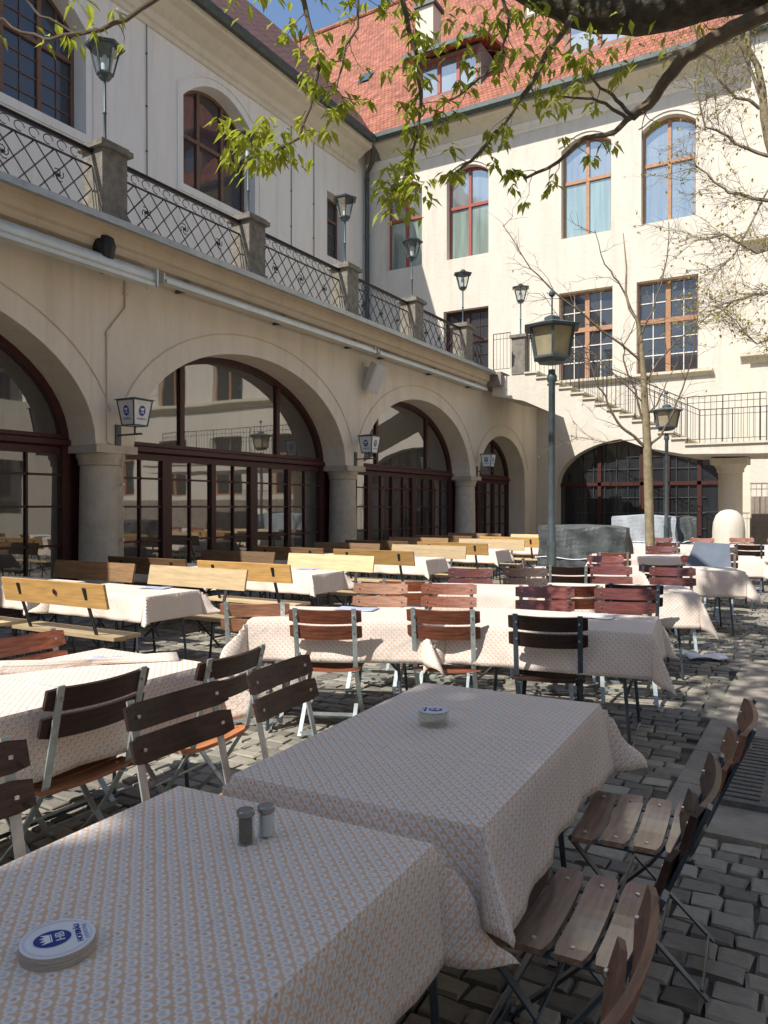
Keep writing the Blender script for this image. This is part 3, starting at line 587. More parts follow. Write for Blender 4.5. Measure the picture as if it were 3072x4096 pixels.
# ---- lanterns -----------------------------------------------------------------------
def lantern(g, z0, rb, rt, h, rr, rh, n, gm, fm, fin):
    o = MB(); o.lathe([(rb*.2,-h*.22),(rb*.75,-h*.16),(rb*.85,-h*.06),(rb*1.08,-.01),(rb*1.08,.015)], (0,0,z0), n, ph=pi/n); o.build('lantern_base', fm, g)
    o = MB(); o.lathe([(rb*.95,.016),(rt*.95,h)], (0,0,z0), n, ph=pi/n); gl = o.build('lantern_glass', gm, g)
    o = MB()
    for k in range(n):
        a = 2*pi*k/n+pi/n; o.bar((rb*cos(a),rb*sin(a),z0+.01),(rt*cos(a),rt*sin(a),z0+h), .02*rt/.2, .02*rt/.2)
        a2 = a+2*pi/n; o.bar((rt*cos(a),rt*sin(a),z0+h),(rt*cos(a2),rt*sin(a2),z0+h), .02, .02)
    o.build('lantern_frame', fm, g)
    o = MB(); o.lathe([(rr*.96,h-.005),(rr,h+.02),(rr*.55,h+rh*.7),(rr*.28,h+rh),(rr*.28,h+rh*1.35),(rr*.1,h+rh*1.7)], (0,0,z0), n, ph=pi/n)
    if fin: o.tube([(0,0,z0+h+rh),(0,0,z0+h+rh+fin)], .012, 6); o.lathe([(.01,-.045),(.04,-.02),(.045,.01),(.02,.045)], (0,0,z0+h+rh+fin), 8)
    o.build('lantern_roof', fm, g)
def terrace_lamp(y, x=-8.62, z=6.44, lab=''):
    g = thing('terrace_lamp', lab, 'lamp', (x,y,z), random.random(), 'lanterns on the terrace posts')
    o = MB(); o.lathe([(.09,0),(.07,.03),(.03,.07),(.02,.12),(.02,.45),(.032,.47),(.02,.49),(.018,.95)], (0,0,0), 10); o.build('lamp_pole', M['lampgrey'], g, smooth=True)
    lantern(g, 1.0, .11, .2, .36, .27, .08, 6, M['clear'], M['lampgrey'], 0)
    o = MB(); o.lathe([(.045,1.03),(.05,1.1),(.05,1.2),(.02,1.27)], (0,0,0), 10); o.build('bulb', M['whiteglass'], g, smooth=True)
for y, l in zip(posts[3:], ['black hexagonal lantern on the nearest stone post at upper left','lantern half hidden by spring leaves on the second stone post','lantern on the third post in front of the small corner window','lantern on the fourth post before the shaded cream wall','lantern on the fifth post in front of the sunlit wall above the terrace door']): terrace_lamp(y, lab=l)
terrace_lamp(YS+.18, -7.65, 6.38, 'lantern on the newel post at the top of the stone steps')
def court_lamp(x, y, lab, s=1):
    g = thing('street_lamp', lab, 'street lamp', (x,y,0), .35, 'tall lamp posts standing in the courtyard')
    o = MB(); o.lathe([(.11,0),(.11,.05),(.062,.08),(.06,1.0),(.068,1.02),(.05,1.08),(.044,1.3),(.040,3.05),(.06,3.08),(.06,3.14),(.042,3.18),(.042,3.22)], (0,0,0), 16); o.build('lamp_pole', M['lampgrey'], g, smooth=True)
    lantern(g, 3.36, .235, .30, .37, .39, .10, 6, M['lampglass'], M['lampgrey'], .34)
court_lamp(-3.02, 9.28, 'tall dark grey lamp post with milky six-sided lantern, nearer one'); court_lamp(-3.32, 18.7, 'tall grey lamp post beyond the young tree, farther one, near the guard stone')
# ---- emblem: blue roundel, crown and HB monogram ----------------------------------------
def text(s, size, mat, parent, M4, name='lettering', ext=.0006):
    c = bpy.data.curves.new(name, 'FONT'); c.body = s; c.size = size; c.align_x = 'CENTER'; c.align_y = 'CENTER'; c.extrude = ext
    t = bpy.data.objects.new(name, c); COL.objects.link(t); dg = bpy.context.evaluated_depsgraph_get(); me = bpy.data.meshes.new_from_object(t.evaluated_get(dg))
    bpy.data.objects.remove(t); me.materials.clear(); me.materials.append(mat); o = bpy.data.objects.new(name, me); COL.objects.link(o); o.parent = parent; o.matrix_local = M4; return o
def emblem(parent, M4, r, el=1.25):
    o = MB(); n = 28
    o.v = [(r*cos(2*pi*k/n), r*el*sin(2*pi*k/n), z) for z in (0, .0008) for k in range(n)]; o.f = [tuple(range(n, 2*n))]; o.m = [0]
    e = o.build('emblem', M['blue'], parent); e.matrix_local = M4
    c = MB(); pts = [(-.5,.1),(-.62,.75),(-.3,.45),(-.2,.85),(0,.5),(.2,.85),(.3,.45),(.62,.75),(.5,.1)]
    c.quad([(a*r, b*r*.9+r*.05, .0016) for a, b in pts]); c.quad([(-.5*r,.02*r,.0016),(.5*r,.02*r,.0016),(.5*r,.1*r,.0016),(-.5*r,.1*r,.0016)]); c.build('crown', M['white'], e, fixn=False)
    text('HB', r*.85, M['white'], e, Matrix.Translation((0, -r*.5, .0016)), 'monogram'); return e
def wall_lantern(y, lab):
    g = thing('wall_lantern', lab, 'lamp', (XW, y, 2.5), 0, 'sign lanterns on the arcade piers')
    o = MB(); o.box((.015,0,.02),(.03,.09,.30)); o.bar((.02,0,.02),(.50,0,.02), .025, .025); o.tube([(.36,0,.02),(.36,0,.14)], .015, 6); o.build('bracket', M['lampgrey'], g)
    o = MB(); o.lathe([(.165,.14),(.235,.49)], (.36,0,0), 4, ph=pi/4); gl = o.build('lantern_body', M['whiteglass'], g)
    o = MB()
    for k in range(4): a = k*pi/2+pi/4; b = a+pi/2; o.bar((.36+.167*cos(a),.167*sin(a),.13),(.36+.238*cos(a),.238*sin(a),.50), .016, .016); o.bar((.36+.167*cos(a),.167*sin(a),.14),(.36+.167*cos(b),.167*sin(b),.14), .018, .018); o.bar((.36+.24*cos(a),.24*sin(a),.495),(.36+.24*cos(b),.24*sin(b),.495), .018, .025)
    o.lathe([(.25,.49),(.285,.50),(.05,.54)], (.36,0,0), 4, ph=pi/4); o.build('lantern_frame', M['lampgrey'], g)
    for a in (-pi/2, 0):
        nx, ny = cos(a), sin(a); tl = atan2(.07*.707, .35)
        rm = .205*.7071+.002; ctr = Vector((.36+nx*rm, ny*rm, .34))
        zax = Vector((nx*cos(tl), ny*cos(tl), -sin(tl))); xax = Vector((-ny, nx, 0)); yax = zax.cross(xax)
        M4 = Matrix.Translation(ctr+zax*.006) @ Matrix((xax, yax, zax)).transposed().to_4x4()
        emblem(gl, M4, .055, 1.3)
        M5 = Matrix.Translation(ctr+zax*.006-yax*.115) @ Matrix((xax, yax, zax)).transposed().to_4x4(); text('HOFBRÄU', .036, M['blue'], gl, M5)
wall_lantern(7.42, 'white square lantern with blue crowned roundels beside the nearest full arch'); wall_lantern(13.72, 'white sign lantern with blue roundels on the second pier, below the loudspeaker'); wall_lantern(20.2, 'small white sign lantern with blue roundels on the third, farthest pier')
# ---- awnings, loudspeaker and other fittings on the arcade wall -------------------------------
def awning(y0, y1, lab, dz=0, r=.09):
    g = thing('rolled_awning', lab, 'awning', (-8.5, (y0+y1)/2, 4.8+dz), 0, 'rolled up awnings under the terrace cornice'); L = (y1-y0)/2
    o = MB(); o.tube([(0,-L,0),(0,L,0)], r, 14); o.span((-.02,-L+.01,-r-.02),(.13,L-.01,-r+.035)); o.build('cassette', M['awn'], g, smooth=True)
    o = MB()
    for k in range(3): y = -L*.8+k*L*.8; o.span((-.28,y-.03,-.05),(-.02,y+.03,.10))
    o.build('bracket', M['zinc'], g); o = MB(); o.box((.03,L+.012,-.01),(r*2.2,.024,r*2.1)); o.build('end_cap', M['awn'], g); o = MB(); o.box((.03,-L-.012,-.01),(r*2.2,.024,r*2.1)); o.build('end_cap', M['awn'], g)
awning(-4.5, 1.5, 'pale grey awning roller nearest the viewer, running out of frame', 0, .115); awning(1.7, 7.75, 'thick pale grey awning roller above the nearest lantern', 0, .115)
awning(7.95, 13.9, 'thinner pale awning roller over the nearest full arch', .06, .065); awning(14.05, 20.0, 'farthest pale awning roller, running to the end of the terrace cornice', .06, .06)
g = thing('loudspeaker', 'off white box loudspeaker angled down from the pier above the second lantern', 'loudspeaker', (-8.55, 14.1, 4.30), 0)
o = MB(); Mx = Matrix.Rotation(radians(25),3,'Y') @ Matrix.Rotation(radians(-25),3,'Z'); o.box((0,0,0),(.26,.30,.62), M=Mx); s_ = o.build('cabinet', M['spk'], g)
o = MB(); o.box((.135,0,0),(.02,.26,.56)); q_ = o.build('grille', M['spk'], g); q_.matrix_local = Mx.to_4x4(); o = MB(); o.box((-.19,0,.1),(.14,.08,.3)); o.box((-.235,0,.1),(.03,.14,.5)); o.build('bracket', M['spk'], g)
o = MB(); o.lathe([(.02,-.2),(.13,-.16),(.16,0),(.13,.12),(.05,.16)], (0,0,0), 10); fo = o.build('floodlight', M['iron'], None, False, (-8.5,6.95,5.02)); tag(fo, 'small black floodlight tucked between cornice and awning roller', 'light')
o = MB(); o.tube([(0,.10,2.15),(0,.10,1.75),(0,-.22,1.35),(0,-.22,.2),(0,-.22,-.2),(0,.05,-.35),(0,.05,-2.3)], .012, 6); [o.box((0,y,z),(.04,.05,.04)) for y, z in ((.10,1.95),(-.22,1.3),(.05,-.8),(.05,-1.6))]
tag(o.build('cable_conduit', M['band'], None, False, (XW+.014,7.45,2.62)), 'thin cable running down the tan wall behind the nearest sign lantern', 'cable')
g = thing('exit_sign', 'small green and white exit sign by the terrace door', 'sign', (-12.85, 25.3, 7.25)); o = MB(); o.box((0,0,0),(.75,.08,.36)); o.build('sign_box', M['green'], g)
o = MB(); o.prism([(-.25,-.02),(-.1,-.02),(-.1,-.1),(.03,.03),(-.1,.14),(-.1,.06),(-.25,.06)], lambda x, z, d: (x, d, z), -.044, -.042); o.span((.1,-.044,-.12),(.28,-.042,.13)); o.build('arrow', M['white'], g)
# ---------------------------------------------------------------- ground
M['cobblefar'] = brickmat('worn cobble paving', (.36,.33,.27), (.25,.23,.19), (.09,.08,.065), .2, .12, .85, .9, .014, noise=.04)
M['joint'] = pm('dark sandy joint', (.12,.105,.08), .95, .3, 12, .4, 60)
m, t, b = nodes('cobble stone'); N = t.nodes; L = t.links
at = N.new('ShaderNodeTexCoord'); n = N.new('ShaderNodeTexNoise'); n.inputs['Scale'].default_value = 22; n.inputs['Detail'].default_value = 6; L.new(at.outputs['Object'], n.inputs[0])
gi = N.new('ShaderNodeNewGeometry'); r = N.new('ShaderNodeValToRGB'); L.new(gi.outputs['Random Per Island'], r.inputs[0])
r.color_ramp.elements[0].color = (.13,.122,.105,1); r.color_ramp.elements[1].color = (.36,.33,.265,1); e = r.color_ramp.elements.new(.5); e.color = (.235,.218,.18,1)
mr = N.new('ShaderNodeMapRange'); mr.inputs[3].default_value = .7; mr.inputs[4].default_value = 1.25; L.new(n.outputs[0], mr.inputs[0])
vs = N.new('ShaderNodeVectorMath'); vs.operation = 'SCALE'; L.new(r.outputs[0], vs.inputs[0]); L.new(mr.outputs[0], vs.inputs[3]); L.new(vs.outputs[0], b.inputs['Base Color']); b.inputs['Roughness'].default_value = .75
bp = N.new('ShaderNodeBump'); bp.inputs['Strength'].default_value = .5; bp.inputs['Distance'].default_value = .01; L.new(n.outputs[0], bp.inputs['Height']); L.new(bp.outputs[0], b.inputs['Normal']); M['cobble'] = m
mb = MB(); mb.quad([(-120,-120,-.025),(120,-120,-.025),(120,120,-.025),(-120,120,-.025)]); tag(mb.build('ground', M['joint']), kind='structure')
mb = MB(); mb.quad([(-9.2,13,-.004),(12.9,13,-.004),(12.9,25.3,-.004),(-9.2,25.3,-.004)]); mb.quad([(2.6,-14,-.004),(12.9,-14,-.004),(12.9,13,-.004),(2.6,13,-.004)]); mb.quad([(-9.2,-14,-.004),(2.6,-14,-.004),(2.6,-.2,-.004),(-9.2,-.2,-.004)]); tag(mb.build('paving', M['cobblefar']), kind='structure')
mb = MB(); rg = random.Random(3); y = -.2
GR = (-.62, 3.95, 2.2, 6.2)
while y < 13:
    h = rg.uniform(.095, .125) if y < 6 else rg.uniform(.11,.14); x = -9.2+rg.uniform(0, .1)
    while x < 2.6:
        w = rg.uniform(.11, .19); xc, yc = x+w/2, y+h/2
        if not (-.73 < xc < 1.5 and 3.75 < yc < 7.5):
            a, c, z = w/2-.006, h/2-.006, rg.uniform(-.006, .006); tx, ty = rg.uniform(-.03,.03), rg.uniform(-.04,.04); j = lambda: rg.uniform(-.008,.008)
            B = len(mb.v)
            for s, zz in ((1.0,-.03),(1.0,-.007),(.86,0)):
                for sx, sy in ((-1,-1),(1,-1),(1,1),(-1,1)):
                    px, py = sx*a*s, sy*c*s; mb.v.append((xc+px+j(), yc+py+j(), z+zz+(tx*px+ty*py if s < 1 or zz > -.02 else 0)))
            for lv in (0, 4):
                for k in range(4): mb.f.append((B+lv+k, B+lv+(k+1)%4, B+lv+4+(k+1)%4, B+lv+4+k)); mb.m.append(0)
            mb.f.append((B+8,B+9,B+10,B+11)); mb.m.append(0)
        x += w
    y += h
tag(mb.build('cobblestone_paving', M['cobble'], smooth=False, fixn=False), kind='structure')
mb = MB(); rg = random.Random(5); y = 3.75
while y < 7.6:
    h = .62; 
    for x0, x1 in ((-.72,-.16),(-.14,.52),(.54,1.0),(1.02,1.5)):
        if x0 > -.6 or True: mb.span((x0,y+.004,-.03),(x1,y+h-.004,rg.uniform(.0,.004)))
    y += h
tag(mb.build('stone_slab_path', M['slab']), kind='structure')
def grate(loc, ang, lab):
    g = thing('tree_grate', lab, 'grate', loc, 0, 'slotted grates round the big tree')
    o = MB(); R = .62
    o.span((-R,-R,-.01),(R,R,-.002)); f = o.build('bed', M['void'], g)
    o = MB()
    for a in ((-R,-R,R,-R+.05),(-R,R-.05,R,R),(-R,-R+.05,-R+.05,R-.05),(R-.05,-R+.05,R,R-.05)): o.span((a[0],a[1],0),(a[2],a[3],.03))
    for i in range(17):
        yy = -R+.09+i*.0655
        o.span((-R+.05,yy,0),(R-.05,yy+.042,.027))
    for xx in (-.33,0,.33): o.span((xx-.03,-R+.05,0),(xx+.03,R-.05,.0285))
    o.build('slotted_plate', M['cast'], g)
grate((.06,4.75,.004), 0, 'slotted iron grate set in the paving behind the right-hand chairs')
o = MB(); rg = random.Random(77)
for _ in range(900):      # fallen bud scales, leaf scraps and grit lying in the joints
    x, y = rg.uniform(-7.5, 1.8), rg.uniform(.2, 10); a = rg.uniform(0, 6.3); s = rg.uniform(.004, .014); z = .008; u = Vector((cos(a)*s, sin(a)*s, rg.uniform(-.002,.004))); v = Vector((-sin(a)*s*.5, cos(a)*s*.5, rg.uniform(-.002,.004))); p = Vector((x,y,z))
    o.quad([p-u, p+v, p+u, p-v])
M['scrap'] = pm('dry leaf scraps', (.30,.22,.10), .9, .5, 3, coord='Object'); tag(o.build('leaf_litter', M['scrap'], fixn=False), 'scattered dry leaf scraps and bud scales on the cobbles', 'leaf litter', kind='stuff')
# ---------------------------------------------------------------- furniture prototypes
def slat(o, p0, p1, w, t, bow, axis, n=8, m=0, nrm=(0,0,1), round_=True):
    """slat from p0 to p1, width w across 'axis', bowed along nrm"""
    p0, p1, ax, nr = Vector(p0), Vector(p1), Vector(axis).normalized(), Vector(nrm).normalized(); b = len(o.v)
    for i in range(n+1):
        s = i/n; u = 2*s-1; c = p0.lerp(p1, s)+nr*(bow*(1-u*u)); ww = w*(.80 if i in (0, n) and round_ else 1)
        for a, q in ((-1,-1),(1,-1),(1,1),(-1,1)): o.v.append(tuple(c+ax*(a*ww/2)+nr*(q*t/2)))
    for i in range(n):
        for k in range(4): o.f.append((b+i*4+k, b+i*4+(k+1)%4, b+i*4+4+(k+1)%4, b+i*4+4+k)); o.m.append(m)
    o.f.append((b,b+3,b+2,b+1)); o.m.append(m); e = b+n*4; o.f.append((e,e+1,e+2,e+3)); o.m.append(m)
def chair_parts(wood, metal, back=None, lean=0):
    out = {}
    o = MB()
    for k, y in enumerate((-.145,-.05,.045,.14)):
        slat(o, (-.215,y,.452-(.008 if k == 3 else 0)), (.215,y,.452-(.008 if k == 3 else 0)), .082, .016, -.014, (0,1,0), 8)
        for x in (-.165,.165): o.lathe([(.007,0),(.006,.003)], (x,y,.4545), 6, 1)
    out['seat'] = o.build('seat', [wood, M['bolt']])
    o = MB(); N_ = Vector((0,.95,-.30)).normalized()
    for z, y in ((.805,-.262-lean*.9),(.70,-.232-lean*.62)):
        ax = (0, -.28, .96); slat(o, (-.235,y+.020,z), (.235,y+.020,z), .091+lean*.14, .014, -.030, ax, 10, 0, (0,1,.28))
        for x in (-.185,.185): o.box((x,y+.024,z),(.010,.006,.010),1); o.box((x,y-.010,z),(.011,.006,.011),1)
    out['backrest'] = o.build('backrest', [back or wood, M['bolt']])
    for s, nm in ((-1,'l'),(1,'r')):
        bw = .010 if lean else .007; o = MB(); P = [(s*.19,-.275-lean,.855),(s*.19,-.185,.47),(s*.19,-.02,.24),(s*.19,.20,.02)]
        for a, c in zip(P, P[1:]): o.bar(a, c, bw, .030+lean*.08, up=(1,0,0))
        for i in range(len(o.v)): pass
        o.bar((s*.19,.19,.012),(s*.19,.25,.012), .008, .024, up=(1,0,0)); out['A'+nm] = o.build('leg', metal)
        o = MB(); P = [(s*.172,.185,.43),(s*.172,.02,.25),(s*.172,-.225,.02)]
        for a, c in zip(P, P[1:]): o.bar(a, c, .007, .026, up=(1,0,0))
        o.bar((s*.172,-.19,.425),(s*.172,.19,.43), .007, .024, up=(1,0,0)); out['B'+nm] = o.build('leg', metal)
    for i_, (a_, b_) in enumerate((((-.19,.22,.03),(.19,.22,.03)),((-.172,-.21,.035),(.172,-.21,.035)),((-.172,-.08,.13),(.172,-.08,.13)))):
        o = MB(); o.bar(a_, b_, .006, .022); out['S%d' % i_] = o.build('stretcher', metal)
    for i_, (y_, z_) in enumerate(((.035,.265),(-.175,.44))):
        o = MB(); o.tube([(-.19,y_,z_),(.19,y_,z_)], .006, 6); out['R%d' % i_] = o.build('pivot_rod', metal)
    for k in out: COL.objects.unlink(out[k])
    return out
KINDS = {'red': chair_parts(M['wood1'], M['steel']), 'dark': chair_parts(M['wood2'], M['bluesteel']), 'old': chair_parts(M['wood3'], M['steel']), 'mid': chair_parts(M['wood5'], M['steel'], M['wood2']), 'maroon': chair_parts(M['wood6'], M['steel']), 'gloss': chair_parts(M['wood4'], M['bluesteel'], M['wood3'], .075), 'glossd': chair_parts(M['wood4'], M['bluesteel'], M['wood2'], .075)}  # mid: sunlit seat tone and shaded back tone put into the woods
def chair(x, y, face, kind, lab, group, z=0, pitch=0):
    g = thing('folding_chair', lab, 'chair', (x,y,z), radians(face-90), group)
    g.rotation_euler = (radians(pitch), 0, radians(face-90))
    for k, src in KINDS[kind].items():
        c = src.copy(); COL.objects.link(c); c.parent = g
    return g
def cloth_mesh(W_, L_, o, seed, corner=.55, wav=.02, short=None):
    rg = random.Random(seed); cr = .022; mb = MB(); mb.uv = []
    hx, hy = L_/2, W_/2; nx, ny = 44, 34
    def axis(h, n_in, n_out): 
        return [-h-o+o*i/n_out for i in range(n_out)]+[-h+2*h*i/n_in for i in range(n_in+1)]+[h+o*(i+1)/n_out for i in range(n_out)]
    X = axis(hx, 26, 9); Y = axis(hy, 18, 9); ph = [rg.uniform(0, 6.3) for _ in range(8)]; flare = [rg.uniform(.8, 1.2) for _ in range(4)]
    for j, v in enumerate(Y):
        for i, u in enumerate(X):
            a = max(0, abs(u)-hx); c = max(0, abs(v)-hy); sx, sy = (1 if u > 0 else -1), (1 if v > 0 else -1)
            px, py, pz = max(-hx, min(hx, u)), max(-hy, min(hy, v)), 0
            if a == 0 and c == 0:
                pz = .0015*sin(9*u+ph[0])*sin(7*v+ph[1])
                e = min(hx-abs(u), hy-abs(v)); pz -= max(0, .012-e)*.4 if e < .012 else 0
            else:
                r = sqrt(a*a+c*c); th = atan2(c, a); k4 = (0 if sx > 0 else 1)+(0 if sy > 0 else 2)
                s2 = sin(2*th)
                if short and k4 == short[0] and a > 0 and c > 0: r *= 1-short[1]*s2
                if a > 0 and c > 0: out = r*(.06+corner*flare[k4]*s2**2); nxn, nyn = cos(th)*sx, sin(th)*sy
                elif a > 0: out = r*.06+wav*(1+sin(7*v/ W_*.8+ph[2]))*(r/o); nxn, nyn = sx, 0
                else: out = r*.06+wav*(1+sin(8*u/L_*.9+ph[3]))*(r/o); nxn, nyn = 0, sy
                if a > 0 and c == 0: e_ = hy-abs(v); fl = max(0, 1-e_/.22)
                elif c > 0 and a == 0: e_ = hx-abs(u); fl = max(0, 1-e_/.22)
                else: fl = 0
                out += .012*sin(19*(u+v)+ph[4])*(r/o)*(1-fl)
                out = max(.004*min(1,r/.02), min(out, r*.9)); dz = sqrt(max(0, r*r-out*out))
                px += nxn*(out+.006); py += nyn*(out+.006); pz = -dz
            mb.v.append((px, py, pz)); mb.uv.append((u+3, v+3))
    n = len(X)
    for j in range(len(Y)-1):
        for i in range(n-1): q = j*n+i; mb.f.append((q,q+1,q+1+n,q+n)); mb.m.append(0)
    return mb
TN = [0]
def table(x, y, deg, L_, W_, lab, clab, over=.27, seed=1, grp='folding tables', cgrp='patterned tablecloths', corner=.55, frame=True, short=None):
    g = thing('folding_table', lab, 'table', (x,y,0), radians(deg), grp)
    o = MB(); o.box((0,0,.733),(L_-.012,W_-.012,.026)); o.build('tabletop', M['wood2'], g)
    for s in (-1, 1):
        o = MB(); X = s*(L_/2-.18)
        o.tube([(X,-W_/2+.06,.72),(X+s*.06,-W_/2+.03,.02),(X+s*.06,W_/2-.03,.02),(X,W_/2-.06,.72)], .012, 6); o.bar((X+s*.03,-W_/2+.04,.35),(X+s*.03,W_/2-.04,.35), .02, .008); o.bar((X,0,.36),(s*.1,0,.71), .008, .02)
        o.build('leg', M['bluesteel'], g)
    c = cloth_mesh(W_, L_, over, seed, corner, short=short).build('tablecloth', M['cloth'], None, True, (x,y,.756), fixn=False); c.rotation_euler = (0,0,radians(deg))
    tag(c, clab, 'tablecloth', cgrp); s = c.modifiers.new('thick', 'SOLIDIFY'); s.thickness = .0018; s.offset = -1
    return g, c
# foreground tables (rotated a few degrees off the wall line)
table(-1.105, .86, 2.5, .75, 1.26, 'folding table nearest the viewer, under the shaded cloth', 'nearest shaded patterned tablecloth, carrying the pair of shakers', .27, 3, corner=.5)
table(-1.095, 2.25, 2.5, .74, 1.26, 'folding table second from the viewer, carrying the ashtray', 'second shaded patterned tablecloth, with a glass ashtray on it', .255, 12, corner=.5, short=(2, .3))
table(-2.93, 1.95, 0, .78, 1.5, 'sunlit folding table at the left edge beside the dark chairs', 'sunlit patterned tablecloth at the left edge with a folded-back corner', .27, 5)
table(-2.95, 4.42, 26, 1.15, .70, 'folding table in the middle row, left part', 'bright sunlit tablecloth of the middle row, left one', .27, 6)
table(-1.58, 4.93, 8, 1.26, .78, 'folding table in the middle row, right part by the black chair', 'half shaded tablecloth of the middle row, behind the black-backed chair', .27, 7, corner=.5)
table(-2.95, 6.42, 18, 1.2, .72, 'folding table in the third row, left part', 'sunlit tablecloth of the third row, left one', .27, 8)
table(-1.68, 7.1, 20, 1.24, .74, 'folding table in the third row, right part', 'sunlit tablecloth of the third row with a crumpled hanging corner', .30, 9, corner=.5)
table(-2.5, 9.0, 20, 1.2, .72, 'folding table in the fourth row, left part', 'tablecloth of the fourth row just right of the lamp post', .27, 10)
table(-1.52, 9.75, 18, 1.2, .72, 'folding table in the fourth row, right part', 'tablecloth of the fourth row, at its right end', .30, 11, corner=.5)
table(-2.6, 11.9, 15, 1.2, .72, 'folding table in the fifth row beside the young tree, left', 'tablecloth of the fifth row, left of the young tree', .27, 13)
table(-1.5, 12.3, 12, 1.2, .72, 'folding table in the fifth row, right', 'tablecloth of the fifth row, right of the young tree', .27, 14)
table(-1.2, 16.2, 5, 1.4, .75, 'folding table near the right edge in the far row', 'tablecloth at the right edge in the far row', .30, 15)
table(-2.9, 15.6, 5, 1.4, .75, 'folding table behind the young tree in the far row', 'tablecloth behind the young tree in the far row', .30, 16)
table(-.2, 18.4, 0, 1.4, .75, 'folding table beyond all others at the right', 'tablecloth farthest away at the right', .30, 17)
GA = 'folding chairs along the right of the shaded tables'; GB = 'folding chairs between the left table and the shaded tables'; GC = 'folding chairs along the middle row'; GD = 'folding chairs of the third and fourth rows'; GE = 'folding chairs far back'
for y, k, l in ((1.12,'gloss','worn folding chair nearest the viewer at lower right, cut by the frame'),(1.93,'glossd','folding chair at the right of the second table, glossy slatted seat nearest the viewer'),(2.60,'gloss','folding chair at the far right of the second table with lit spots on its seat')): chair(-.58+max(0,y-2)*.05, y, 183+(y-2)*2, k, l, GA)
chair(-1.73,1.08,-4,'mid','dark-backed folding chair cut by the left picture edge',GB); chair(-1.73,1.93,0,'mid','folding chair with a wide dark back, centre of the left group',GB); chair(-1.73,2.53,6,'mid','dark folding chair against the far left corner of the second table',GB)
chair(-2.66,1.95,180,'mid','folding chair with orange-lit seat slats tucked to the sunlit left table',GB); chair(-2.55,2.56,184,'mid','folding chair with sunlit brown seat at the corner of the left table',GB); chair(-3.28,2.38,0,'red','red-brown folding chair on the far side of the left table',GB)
for x, y, f, k, l in ((-3.5,4.2,122,'old','brown folding chair at the left end of the middle row, back toward the viewer'),(-2.88,4.2,114,'red','red-brown folding chair second from left in the middle row'),(-2.20,4.58,108,'red','folding chair with a white paper on its seat in the middle row'),(-1.52,4.65,104,'dark','black-backed folding chair at the right of the middle row, in shade'),
    (-3.22,5.32,290,'old','weathered brown folding chair facing the viewer behind the middle row, leftmost'),(-2.70,5.58,290,'red','orange-lit folding chair facing the viewer behind the middle row'),(-1.92,5.75,290,'maroon','red-brown folding chair facing the viewer behind the black-backed chair'),(-1.34,5.96,288,'maroon','folding chair with a glaring glossy back facing the viewer, right of the middle row')): chair(x, y, f, k, l, GC)
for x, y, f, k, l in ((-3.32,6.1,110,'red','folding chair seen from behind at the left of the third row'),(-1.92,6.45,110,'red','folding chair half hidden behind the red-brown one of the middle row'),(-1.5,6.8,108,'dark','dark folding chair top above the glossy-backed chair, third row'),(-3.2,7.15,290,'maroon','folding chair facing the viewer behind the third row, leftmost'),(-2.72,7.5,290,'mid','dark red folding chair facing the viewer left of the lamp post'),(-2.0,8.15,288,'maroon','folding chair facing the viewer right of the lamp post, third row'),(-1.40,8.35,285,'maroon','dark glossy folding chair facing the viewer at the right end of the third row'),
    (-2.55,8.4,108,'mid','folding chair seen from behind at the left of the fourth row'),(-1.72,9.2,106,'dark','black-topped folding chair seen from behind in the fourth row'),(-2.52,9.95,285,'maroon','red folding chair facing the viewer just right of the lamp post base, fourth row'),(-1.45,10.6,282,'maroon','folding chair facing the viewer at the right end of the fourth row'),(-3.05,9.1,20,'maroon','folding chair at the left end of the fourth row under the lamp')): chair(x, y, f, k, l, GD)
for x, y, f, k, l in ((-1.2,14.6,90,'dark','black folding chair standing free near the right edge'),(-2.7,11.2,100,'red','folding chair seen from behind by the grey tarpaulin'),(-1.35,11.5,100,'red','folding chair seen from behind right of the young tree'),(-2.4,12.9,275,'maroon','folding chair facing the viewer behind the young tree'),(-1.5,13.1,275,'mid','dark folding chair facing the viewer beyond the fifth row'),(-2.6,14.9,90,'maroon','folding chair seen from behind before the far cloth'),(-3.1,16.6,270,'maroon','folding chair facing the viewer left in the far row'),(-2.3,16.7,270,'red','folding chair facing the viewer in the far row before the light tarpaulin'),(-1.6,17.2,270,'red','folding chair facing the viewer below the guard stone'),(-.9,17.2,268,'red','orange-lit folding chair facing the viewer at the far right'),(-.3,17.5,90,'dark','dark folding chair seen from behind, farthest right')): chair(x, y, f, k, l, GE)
# ---------------------------------------------------------------- benches and bench tables
def bench_parts(w):
    o = MB(); o.box((0,0,.46),(1.3,.27,.028)); o.box((0,0,.435),(1.2,.05,.022)); A = o.build('seat', M['pine2'])
    o = MB(); R_ = Matrix.Rotation(radians(12),3,'X'); o.box((0,-.205,.80),(1.3,.022,.20), M=R_); B = o.build('backrest', w)
    out = {'seat': A, 'backrest': B}
    for s in (-1, 1):
        o = MB(); o.bar((s*.42,-.10,.44),(s*.42,-.235,.86), .035, .009, up=(0,1,0)); out['bk%d' % s] = o.build('back_bracket', M['iron'])
        o = MB(); X = s*.5
        for yy in (-.11,.11): o.tube([(X,yy*.8,.44),(X,yy*1.25,.01)], .012, 6)
        o.tube([(X,-.13,.03),(X,.13,.03)], .011, 6); o.tube([(X,-.1,.42),(X,.1,.42)], .011, 6); o.bar((X,0,.2),(s*.2,0,.43), .006, .018); out['lg%d' % s] = o.build('leg', M['iron'])
    for k in out: COL.objects.unlink(out[k])
    return out
BK = {'honey': bench_parts(M['pine']), 'pale': bench_parts(M['pine2']), 'brown': bench_parts(M['darkpine'])}
